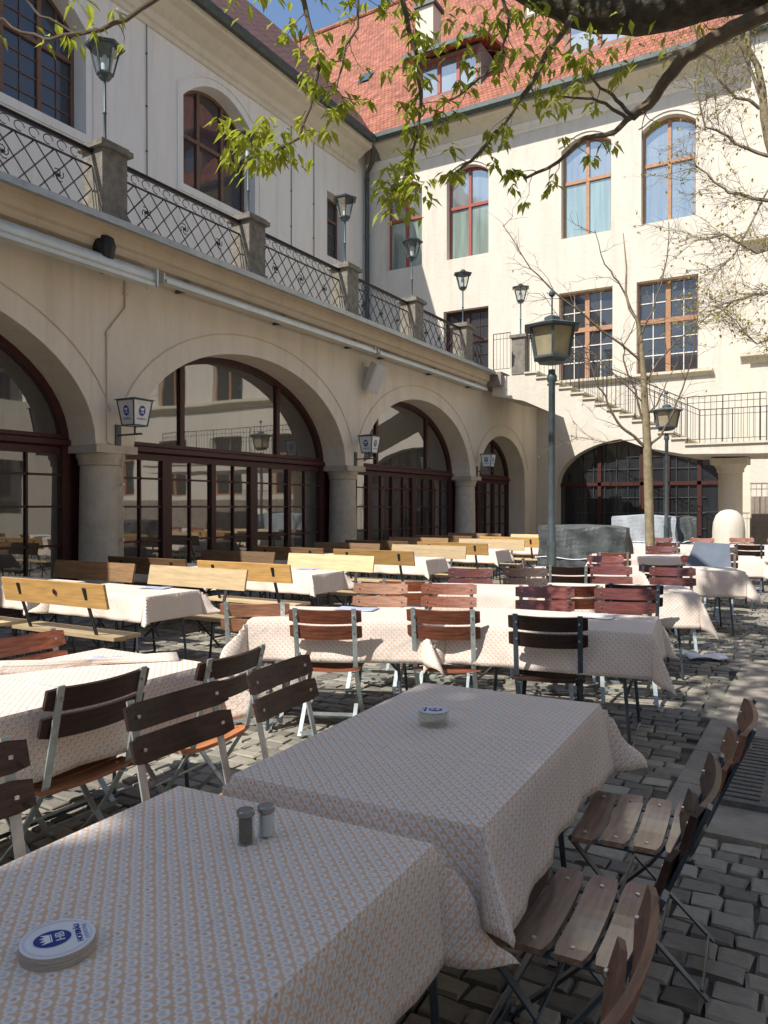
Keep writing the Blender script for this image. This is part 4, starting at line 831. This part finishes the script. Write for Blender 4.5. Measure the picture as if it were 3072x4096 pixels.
def bench(x, y, rz, kind, lab):
    g = thing('bench', lab, 'bench', (x,y,0), rz, 'beer garden benches with plank backs')
    for k, src in BK[kind].items(): c = src.copy(); COL.objects.link(c); c.parent = g
    return g
rows = [4.72, 7.05, 9.75, 12.3, 15.0]; ordw = ['first', 'second', 'third', 'fourth', 'fifth']
for i, yc in enumerate(rows):
    for xc, col in ((-5.47, 0), (-6.95, 1)):
        side = 'courtyard side' if col == 0 else 'arcade side'
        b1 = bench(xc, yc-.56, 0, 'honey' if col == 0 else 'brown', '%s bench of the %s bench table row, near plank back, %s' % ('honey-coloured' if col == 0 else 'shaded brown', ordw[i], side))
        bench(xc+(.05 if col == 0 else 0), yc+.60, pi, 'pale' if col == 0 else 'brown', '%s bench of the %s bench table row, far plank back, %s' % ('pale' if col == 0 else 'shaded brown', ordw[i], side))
        table(xc-(.02 if col == 0 else .1), yc, 0, 1.2, .62, 'narrow table of the %s bench row, %s' % (ordw[i], side), 'small patterned cloth of the %s bench row, %s' % (ordw[i], side), .22, 30+i*2+col, 'bench tables by the arcade', 'cloths on the bench tables', .5)
        if i == 0 and col == 0:
            o = MB(); o.v = [(.022*cos(k*pi/5), 0, .026*sin(k*pi/5)) for k in range(10)]; o.f = [tuple(range(10))]; o.m = [0]
            e = o.build('printed_mark', M['redframe'], b1, fixn=False); e.matrix_local = Matrix.Translation((.05,-.2275,.81)) @ Matrix.Rotation(radians(12),4,'X')
# ---------------------------------------------------------------- things on the tables
def coasters(x, y, z, nn, r, rz, lab, tilt=0, mark=True):
    g = thing('coaster_stack', lab, 'coasters', (x,y,z), rz); rg = random.Random(nn); H = .0016
    o = MB(); 
    for k in range(nn):
        dx, dy = rg.uniform(-.0012,.0012), rg.uniform(-.0012,.0012); o.lathe([(r,.0001),(r,H-.0001)], (dx,dy,k*H), 40)
    o.build('stack', M['coasteredge'], g)
    o = MB(); o.lathe([(r-.0004,0),(r-.0004,.0012)], (0,0,nn*H), 48, 0); top = o.build('top_coaster', M['white'], g)
    T = Matrix.Translation((0,0,nn*H+.0016))
    for rr in (.90,.86) if r > .045 else ():
        o = MB(); n = 48
        for k in range(n):
            a, b2 = 2*pi*k/n, 2*pi*(k+1)/n; o.quad([(r*rr*cos(a),r*rr*sin(a),0),(r*(rr+.012)*cos(a),r*(rr+.012)*sin(a),0),(r*(rr+.012)*cos(b2),r*(rr+.012)*sin(b2),0),(r*rr*cos(b2),r*rr*sin(b2),0)])
        q = o.build('printed_ring', M['bluegrey'], top, fixn=False); q.matrix_local = T
    emblem(top, T @ Matrix.Translation((0,r*.14,0)), r*.42, 1.18)
    if r > .045: text('HOFBRÄU', r*.22, M['blue'], top, T @ Matrix.Translation((0,-r*.55,0))); text('MÜNCHEN', r*.16, M['bluegrey'], top, T @ Matrix.Translation((0,-r*.74,0)))
    return g
coasters(-1.112, .812, .7565, 13, .0595, radians(150), 'stack of round white coasters with blue crowned emblem, lower left foreground')
coasters(-1.325, .762, .7565, 8, .0595, radians(110), 'second coaster stack cut off at the left picture edge')
g = thing('ashtray', 'round clear glass ashtray topped by a coaster on the second table', 'ashtray', (-1.165, 2.31, .7565)); o = MB(); o.lathe([(.048,0),(.052,.01),(.053,.045),(.046,.046),(.045,.012),(.02,.008)], (0,0,0), 32, capt=True); o.build('glass_bowl', M['clear'], g, True)
coasters(-1.165, 2.31, .8035, 2, .050, radians(-70), 'single coaster laid over the glass ashtray')
def shaker(x, y, h, content, lab):
    g = thing('shaker', lab, 'shaker', (x,y,.7565), 0, 'salt and pepper shakers'); r = .0185
    o = MB(); o.lathe([(r,0),(r,h),(r*.97,h)], (0,0,0), 20, capt=False); o.build('glass_jar', M['clear'], g, True)
    o = MB(); o.lathe([(r-.0038,.004),(r-.0038,h*.92)], (0,0,0), 20); o.build('contents', content, g, True)
    o = MB(); o.lathe([(r+.0012,h),(r+.0015,h+.010),(r*.96,h+.0125),(r*.2,h+.0135)], (0,0,0), 20); o.build('lid', M['lid'], g, True)
shaker(-1.112, 1.285, .062, M['pepper'], 'glass shaker filled with dark pepper, left of the pair'); shaker(-1.095, 1.335, .058, M['salt'], 'glass shaker of white salt, right of the pair')
def paper(x, y, z, rz, w, h, mat, lab, fold=.03, rx=0):
    o = MB(); n = 8; v = []
    for j in range(n+1):
        for i in range(n+1):
            u, w_ = i/n, j/n; o.v.append(((u-.5)*w, (w_-.5)*h, fold*abs(sin(u*pi*1.3+w_))*.5+.003))
    for j in range(n):
        for i in range(n): q = j*(n+1)+i; o.f.append((q,q+1,q+n+2,q+n+1)); o.m.append(0)
    p = o.build('paper', mat, None, True, (x,y,z), fixn=False); p.rotation_euler = (rx,0,rz); s = p.modifiers.new('thick','SOLIDIFY'); s.thickness = .002; tag(p, lab, 'paper'); return p
paper(-2.2,4.55,.468,.5,.36,.30,M['white'],'folded white newspaper lying on a chair seat in the middle row'); paper(-1.05,8.0,.02,.4,.36,.24,M['white'],'white paper lying on the cobbles beyond the middle row',.05)
paper(-5.3,4.9,.758,.3,.26,.17,M['bluegrey'],'blue printed leaflet on the first bench table',.01); paper(-2.95,4.62,.758,.2,.30,.17,M['bluegrey'],'pale blue leaflet on the bright middle table',.01); paper(-5.35,7.3,.758,.1,.25,.15,M['bluegrey'],'pale leaflet on the second bench table',.01); paper(-3.0,2.45,.765,.6,.14,.10,M['bluegrey'],'small blue-white card on the left sunlit table',.01)
paper(-1.35,5.1,.758,.1,.22,.16,M['white'],'white leaflet at the shaded end of the middle row',.01); paper(-5.4,10.0,.758,.1,.25,.15,M['bluegrey'],'leaflet on the third bench table',.01)
# folded-back flap of the left cloth
o = MB(); o.uv = []; n = 16
for j in range(n+1):
    for i in range(n+1):
        u, v = i/n, j/n; a = v*1.5*pi*.62; o.v.append((-3.32+u*.62*(1-.25*v)+.05*v, 2.02+u*.62+v*.10-.30*v*(1-u*.9), .760+.045*sin(v*pi)*(1-.5*u)+.012*sin(7*u+2*v)*v)); o.uv.append((u*.8+3, v*.4+3))
for j in range(n):
    for i in range(n): q = j*(n+1)+i; o.f.append((q,q+1,q+n+2,q+n+1)); o.m.append(0)
f = o.build('folded_cloth', M['cloth'], None, True, fixn=False); s = f.modifiers.new('thick','SOLIDIFY'); s.thickness = .004; tag(f, 'rumpled turned-over cloth piece lying on the sunlit left table', 'cloth')
# ---------------------------------------------------------------- covered stacks
def tarped(x, y, rz, w, d, h, mat, lab, seed, ridge=0):
    rg = random.Random(seed); o = MB(); nx, nz = 22, 14
    per = []
    for k in range(nx): per.append((-w/2+w*k/nx, -d/2))
    for k in range(nx//2): per.append((w/2, -d/2+d*k/(nx//2)))
    for k in range(nx): per.append((w/2-w*k/nx, d/2))
    for k in range(nx//2): per.append((-w/2, d/2-d*k/(nx//2)))
    n = len(per); p1, p2 = rg.uniform(0,6), rg.uniform(0,6)
    for j in range(nz+1):
        t_ = j/nz; z = h*t_
        for i, (a, b_) in enumerate(per):
            ang = 2*pi*i/n; k = 1+.05*(1-t_)*(1+.6*sin(ang*7+p1))+.012*sin(ang*13+p2); k *= .99 if j == nz else 1; k += .03*sin(ang*3+p2)*sin(t_*5)+.022*sin(ang*19+p1+2*t_)*(1-t_)
            o.v.append((a*k+.02*sin(z*9+i), b_*k+.02*sin(z*8+i*.7), z+.025*sin(a*6+p1)*(t_ > .85)-(.03 if j == nz else 0)))
    for j in range(nz):
        for i in range(n): q = j*n+i; q2 = j*n+(i+1)%n; o.f.append((q,q2,q2+n,q+n)); o.m.append(0)
    b0 = nz*n; o.v.append((0,0,h+.02)); c = len(o.v)-1
    for i in range(n): o.f.append((b0+i,b0+(i+1)%n,c)); o.m.append(0)
    q = o.build('tarpaulin', mat, None, False, (x,y,0)); q.rotation_euler = (0,0,rz); tag(q, lab, 'tarpaulin')
    o = MB(); hz = [(a*1.075, b_*1.075, h*.52+.02*sin(i*.5)) for i, (a, b_) in enumerate(per)]; o.tube(hz+[hz[0]], .009, 5); o.build('rope', M['white'], q)
tarped(-3.75, 13.4, .10, 1.45, .9, 1.17, M['tarp'], 'dark grey tarpaulin over stacked furniture behind the near lamp post', 2); tarped(-3.9, 19.2, .1, 1.45, .9, 1.3, M['tarplight'], 'light grey tarpaulin over stacked furniture below the landing', 4)
tarped(-3.05, 19.55, .1, .5, .8, 1.28, M['tarp'], 'dark side cover next to the light grey tarpaulin', 6)
o = MB(); o.prism([(-.28,0),(.28,0),(.24,.32),(-.18,.34)], lambda x, z, d: (x, d*.5+z*.55, z), -.01, .01)
q = o.build('folded_board', M['boardgrey'], None, False, (-1.36,10.5,.70)); tag(q, 'slanting blue grey board leaning over a chair back right of the young tree', 'board')
# ---------------------------------------------------------------- trees
def leaves(o, p, rg, n, ln, wd, droop=.8, m=0):
    for _ in range(n):
        a = rg.uniform(0, 2*pi); d = Vector((cos(a), sin(a), -droop*rg.uniform(.5, 1.8))).normalized(); s = Vector((-sin(a+rg.uniform(-.5,.5)), cos(a), rg.uniform(-.3,.3))).normalized()
        L_ = ln*rg.uniform(.6, 1.25); w = wd*rg.uniform(.7, 1.2); q = Vector(p)+Vector((rg.uniform(-1,1),rg.uniform(-1,1),rg.uniform(-1,1)))*ln*.25; u = d.cross(s)*.25*w
        b = len(o.v); o.v += [tuple(q), tuple(q+d*L_*.45+s*w/2+u), tuple(q+d*L_+Vector((0,0,-.1*L_))), tuple(q+d*L_*.45-s*w/2+u), tuple(q+d*L_*.5)]
        o.f += [(b,b+1,b+4),(b+1,b+2,b+4),(b+2,b+3,b+4),(b+3,b,b+4)]; o.m += [m]*4
def jitter(pts, rg, k, sub=3):
    out = []
    for a, b in zip(pts, pts[1:]):
        a, b = Vector(a), Vector(b)
        for i in range(sub): out.append(a.lerp(b, i/sub)+Vector([rg.uniform(-k,k) for _ in range(3)])*(1 if i or out else 0))
    out.append(Vector(pts[-1])); return out
def twigs(br, lv, pts, rg, every, ln, r, leafn, ll, lw, up=.2, level=1, lp=.8, m=0, droop=.8):
    for i in range(1, len(pts)):
        a, b = pts[i-1], pts[i]; L_ = (b-a).length; k = L_/every; c = int(k)+(rg.random() < k-int(k))
        for _ in range(c):
            p = a.lerp(b, rg.random()); d = (b-a).normalized()*.7+Vector((rg.uniform(-1,1),rg.uniform(-1,1),rg.uniform(-.7,1)*up+rg.uniform(-.5,.5))); d.normalize()
            q = [p]; l = ln*rg.uniform(.5, 1.3)
            for j in range(3): q.append(q[-1]+(d+Vector([rg.uniform(-.35,.35) for _ in range(3)])).normalized()*l/3)
            br.tube(q, [r, r*.8, r*.6, r*.4], 4, cap=False)
            if level > 1: twigs(br, lv, q, rg, every*.55, ln*.5, r*.6, leafn, ll, lw, up, level-1, lp, m, droop)
            if rg.random() < lp: leaves(lv, q[-1], rg, leafn, ll, lw, droop, m)
            if rg.random() < lp*.5: leaves(lv, q[2], rg, max(1, leafn//2), ll, lw, droop, m)
# big chestnut beside the viewer: trunk off to the right, limb crossing the top of the view
T1 = thing('spreading_tree', 'large dark-limbed tree with fresh green leaves reaching over the courtyard from the right', 'tree', (0,0,0))
rg = random.Random(21); tr = MB(); br = MB(); lv = MB()
tr.tube(jitter([(1.75,5.2,-.1),(1.72,5.25,1.2),(1.62,5.3,2.6),(1.5,5.2,3.6),(1.2,4.4,5.2),(.9,3.0,7.0),(.6,1.6,9.0)], rg, .02), [.36]*3+[.31]*3+[.28]*3+[.26]*3+[.2]*3+[.14]*3+[.08], 14)
limb = jitter([(1.45,5.25,3.4),(.9,5.5,4.35),(.25,5.63,4.86),(-.37,5.61,4.96),(-.82,5.58,4.97),(-1.19,5.6,5.02),(-1.59,5.59,5.17),(-2.04,5.56,5.50),(-2.67,5.66,6.1),(-3.4,5.7,6.9)], rg, .018)
n_ = len(limb); tr.tube(limb, [.20-.10*(i/n_)-.03*max(0, i/n_-.7)*3 for i in range(n_)], 12); tr.build('trunk', M['bark'], T1, True)
BR = {'b2': ([(.9,5.5,4.35),(-.25,5.56,4.74),(-.52,5.52,4.68),(-.69,5.54,4.65),(-.87,5.55,4.59),(-1.0,5.59,4.49),(-1.13,5.62,4.36),(-1.23,5.57,4.28)], .062, .034), 'b2c': ([(-1.23,5.57,4.28),(-1.33,5.51,4.17),(-1.51,5.4,4.13),(-1.67,5.3,3.95),(-1.87,5.19,3.84),(-1.98,5.12,3.89)], .022, .006),
 'b2a': ([(-1.23,5.57,4.29),(-1.32,5.52,4.4),(-1.39,5.36,4.44),(-1.56,5.26,4.62)], .016, .006), 'b2b': ([(-1.25,5.57,4.26),(-1.39,5.47,4.37),(-1.5,5.29,4.36),(-1.64,5.09,4.31)], .014, .005), 'b3': ([(-1.62,5.56,5.2),(-1.77,5.36,4.81),(-1.87,5.19,4.47),(-2.02,5.1,4.23),(-2.17,4.89,3.91),(-2.26,4.84,3.84)], .026, .007),
 'b4': ([(-2.3,5.2,5.75),(-2.5,4.4,5.1),(-2.43,4.4,4.72),(-2.35,4.44,4.44),(-2.34,4.45,4.14),(-2.37,4.42,3.89),(-2.45,4.38,3.62)], .022, .005), 'b5': ([(-2.7,5.3,6.1),(-2.9,4.1,5.3),(-2.84,3.69,4.74),(-2.74,3.75,4.46),(-2.68,3.78,4.21),(-2.73,3.75,3.93),(-2.79,3.71,3.73),(-2.92,3.64,3.63),(-3.14,3.51,3.76)], .022, .004),
 'b7': ([(-2.1,5.5,5.6),(-2.02,4.87,5.17),(-1.91,4.94,4.85),(-1.96,4.9,4.56),(-2.14,4.68,4.29),(-2.3,4.59,4.16)], .014, .004), 'b8': ([(-2.75,5.2,6.0),(-2.57,4.08,4.88),(-2.6,4.07,4.53),(-2.67,4.02,4.36),(-2.71,4.0,4.15),(-2.66,4.03,4.05)], .012, .003),
 'b6': ([(-3.0,5.4,6.4),(-2.6,4.2,5.8),(-2.75,3.2,4.7),(-2.9,2.96,4.32),(-3.09,2.84,4.16),(-3.26,2.74,4.04),(-3.43,2.64,3.98),(-3.59,2.54,3.96),(-3.72,2.47,4.03),(-3.85,2.4,4.12)], .02, .005), 'b6b': ([(-3.43,2.64,3.98),(-3.55,2.57,4.06),(-3.66,2.51,4.15),(-3.74,2.46,4.25)], .008, .004), 'b9': ([(-3.4,5.7,6.9),(-4.3,5.4,7.2),(-5.2,5.0,7.6)], .07, .02)}
for k, (pts, r0, r1) in BR.items():
    P = jitter(pts, rg, .012 if k != 'b2' else .006, 3); n_ = len(P); br.tube(P, [r0+(r1-r0)*(i/n_) for i in range(n_)], 7)
    if k == 'b2': twigs(br, lv, P[3:], rg, .22, .25, .005, 4, .07, .028, level=1, lp=.45)
    elif k == 'b9': pass
    elif k in ('b6','b6b'): twigs(br, lv, P[6:], rg, .16, .11, .004, 4, .07, .026, level=1, lp=.9)
    else:
        twigs(br, lv, P[4:], rg, .07, .19, .0038, 7, .088, .038, level=1, lp=1); leaves(lv, P[-1], rg, 12, .095, .036)
for c, s, n in (((-2.95,3.62,3.66),.16,46),((-3.12,3.5,3.72),.09,16),((-2.42,4.38,3.60),.15,46),((-2.5,4.36,3.5),.1,22),((-2.68,3.78,4.2),.1,16),((-2.36,4.44,4.3),.13,18),((-2.74,3.75,4.5),.12,14),((-1.9,5.25,4.75),.16,26),((-1.6,5.5,4.85),.25,36),((-1.95,5.4,5.15),.25,40),((-2.5,5.0,5.3),.3,40),((-1.2,5.5,4.75),.25,14),((-3.0,3.6,4.75),.2,25),((-3.5,2.7,4.2),.2,16),((-2.2,4.7,4.75),.15,24),((-2.35,4.42,4.0),.1,12),((-2.66,4.03,4.1),.06,8)):
    for _ in range(n): leaves(lv, Vector(c)+Vector([rg.gauss(0, s*.6) for _ in range(3)]), rg, 2 if n > 35 else 1, .10, .042)
# unseen crown above and behind the viewer, shaped to shade the near tables
lim2 = [jitter([(1.2,4.4,5.2),(.2,3.2,6.6),(-1.2,1.2,8.0),(-2.4,-.8,8.8)], rg, .05), jitter([(.9,3.0,7.0),(1.6,.4,8.4),(2.2,-2.0,9.2)], rg, .05), jitter([(.6,1.6,9.0),(-.4,-.8,9.8),(-1.2,-3.0,10.2)], rg, .05), jitter([(.9,3.0,7.0),(-.6,.6,7.4),(-1.6,-2.0,8.0)], rg, .05), jitter([(.6,1.6,9.0),(-1.0,-3.0,10.2),(-2.6,-6.5,11.0)], rg, .05), jitter([(.6,1.6,9.0),(.8,-3.0,10.6),(-.6,-8.0,11.6)], rg, .05), jitter([(2.2,-2.0,9.2),(.6,-5.5,10.6),(-2.6,-9.5,11.8)], rg, .05)]
for P in lim2: n_ = len(P); br.tube(P, [.12-.09*i/n_ for i in range(n_)], 7); twigs(br, lv, P[3:], rg, .30, .8, .012, 4, .16, .08, level=2, lp=.8, m=1)
SX, SY = .30, .80
def shade_canopy(cnt, x0, x1, y0, y1, z0, z1, size):  # leaf clusters shifted sunward so their shadow fills the given area
    for _ in range(cnt):
        x, y = rg.uniform(x0, x1), rg.uniform(y0, y1); z = rg.uniform(z0, z1); p = Vector((x-SX*(z-.75), y-SY*(z-.75), z))
        if p.y > .2 and p.z < 1.5+.8*p.y+1.2: continue
        leaves(lv, p, rg, 3, size, size*.55, .3, 1)
shade_canopy(6600, -1.42, 3.0, -2.6, 5.0, 9.2, 12.6, .26)
shade_canopy(1500, -1.3, 2.6, 5.0, 10.0, 6.2, 8.6, .15)
shade_canopy(700, -1.2, 2.6, 3.2, 5.1, 9.0, 12.0, .26)
br.build('branches', M['twig'], T1, True); lv.build('crown', [M['leaf'], M['leafd']], T1, fixn=False)
# young tree in the court
T2 = thing('young_tree', 'slender young tree nearly bare of leaves, standing among the tables before the stone stair', 'tree')
tr = MB(); br = MB(); lv = MB(); rg = random.Random(8)
yt = [(-2.66,13.51,0),(-2.66,13.51,.7),(-2.71,13.5,2.5),(-2.77,13.47,3.75),(-2.82,13.45,4.42),(-2.87,13.42,4.7),(-2.98,13.36,4.89),(-3.04,13.33,5.16),(-3.03,13.34,5.6),(-3.08,13.31,6.19)]
tr.tube(yt, [.092,.08,.072,.05,.036,.03,.025,.02,.014,.006], 10); tr.build('trunk', M['barkpale'], T2, True)
for pts, r0 in (([(-2.71,13.5,2.5),(-3.03,13.31,2.81),(-3.19,13.22,3.03),(-3.33,13.14,3.38),(-3.49,13.05,3.65),(-3.63,12.97,4.16)],.03),([(-2.75,13.48,2.89),(-2.9,13.39,3.5),(-3.08,13.3,4.0),(-3.06,13.31,4.28),(-2.86,13.2,4.62)],.022),([(-2.71,13.5,2.45),(-2.46,13.65,2.82),(-2.28,13.76,3.28),(-2.06,13.89,3.97),(-1.99,13.94,4.63)],.024),([(-2.72,13.5,3.04),(-2.59,13.57,3.23),(-2.43,13.67,3.6),(-2.26,13.78,4.0)],.018),
    ([(-2.83,13.44,4.02),(-3.7,12.94,4.81),(-4.14,12.68,5.26),(-4.44,12.5,5.59),(-4.86,12.26,6.33)],.022),([(-2.87,13.42,4.7),(-3.14,13.27,5.36),(-3.34,13.15,5.65),(-3.5,13.06,6.24)],.02),([(-2.82,13.45,4.42),(-2.57,13.6,5.11),(-2.44,13.69,5.74),(-2.41,13.71,6.38)],.02),([(-2.77,13.47,3.6),(-2.43,13.68,4.16),(-2.02,13.92,4.63),(-1.75,14.09,5.11)],.018),([(-2.79,13.46,3.3),(-3.3,13.2,3.9),(-3.9,12.9,4.5),(-4.3,12.7,5.2)],.014),([(-2.7,13.5,2.7),(-3.3,13.2,2.6),(-4.0,12.8,2.75)],.01)):
    P = jitter(pts, rg, .02, 3); n_ = len(P); br.tube(P, [r0*(1-.75*i/n_) for i in range(n_)], 5); twigs(br, lv, P[2:], rg, .26, .65, .006, 1, .05, .03, level=2, lp=.22)
br.build('branches', M['twig'], T2, True); lv.build('leaves', M['leafy'], T2, fixn=False)
# tree at the right edge
T3 = thing('budding_tree', 'budding tree at the right edge with a haze of thin twigs and tiny yellow-green leaves', 'tree')
tr = MB(); br = MB(); lv = MB(); rg = random.Random(14)
r0_ = jitter([(.75,9.9,-.1),(.62,9.8,1.4),(.3,9.6,2.9),(-.15,9.25,4.2),(-.5,9.0,5.1),(-.65,8.93,5.9),(-.78,8.86,6.6)], rg, .03); n_ = len(r0_); tr.tube(r0_, [.12-.105*i/n_ for i in range(n_)], 9); tr.build('trunk', M['barkpale'], T3, True)
for pts, r0 in (([(-.25,9.15,4.3),(-.66,8.92,4.2),(-.95,8.75,4.36),(-1.25,8.57,4.31)],.025),([(-.45,9.04,4.7),(-.83,8.82,4.8),(-1.08,8.67,4.89),(-1.29,8.55,5.23)],.022),([(-.58,8.97,5.2),(-.87,8.8,5.3),(-1.13,8.65,5.53),(-1.3,8.56,5.97)],.02),([(-.66,8.93,5.7),(-.96,8.76,5.92),(-1.17,8.63,6.31),(-1.3,8.55,6.8)],.018),([(-.1,9.3,4.0),(-.62,8.94,3.75),(-.91,8.77,3.67),(-1.2,8.6,3.43)],.02),([(.1,9.4,3.4),(-.35,9.2,3.3),(-.7,9.0,3.25),(-1.0,8.9,3.6)],.015),([(-.3,9.2,4.5),(0,9.3,5.6),(.1,9.4,6.8)],.03),([(-.65,8.93,5.8),(-.9,8.8,6.6),(-1.1,8.7,7.4)],.018),([(-.5,9,5),(-.85,8.85,4.3),(-1.1,8.75,3.9)],.012)):
    P = jitter(pts, rg, .03, 3); n_ = len(P); br.tube(P, [r0*(1-.75*i/n_) for i in range(n_)], 5); twigs(br, lv, P[1:], rg, .06, .50, .0034, 2, .040, .024, level=2, lp=.34)
br.build('branches', M['twigpale'], T3, True); lv.build('leaves', M['leafy'], T3, fixn=False)
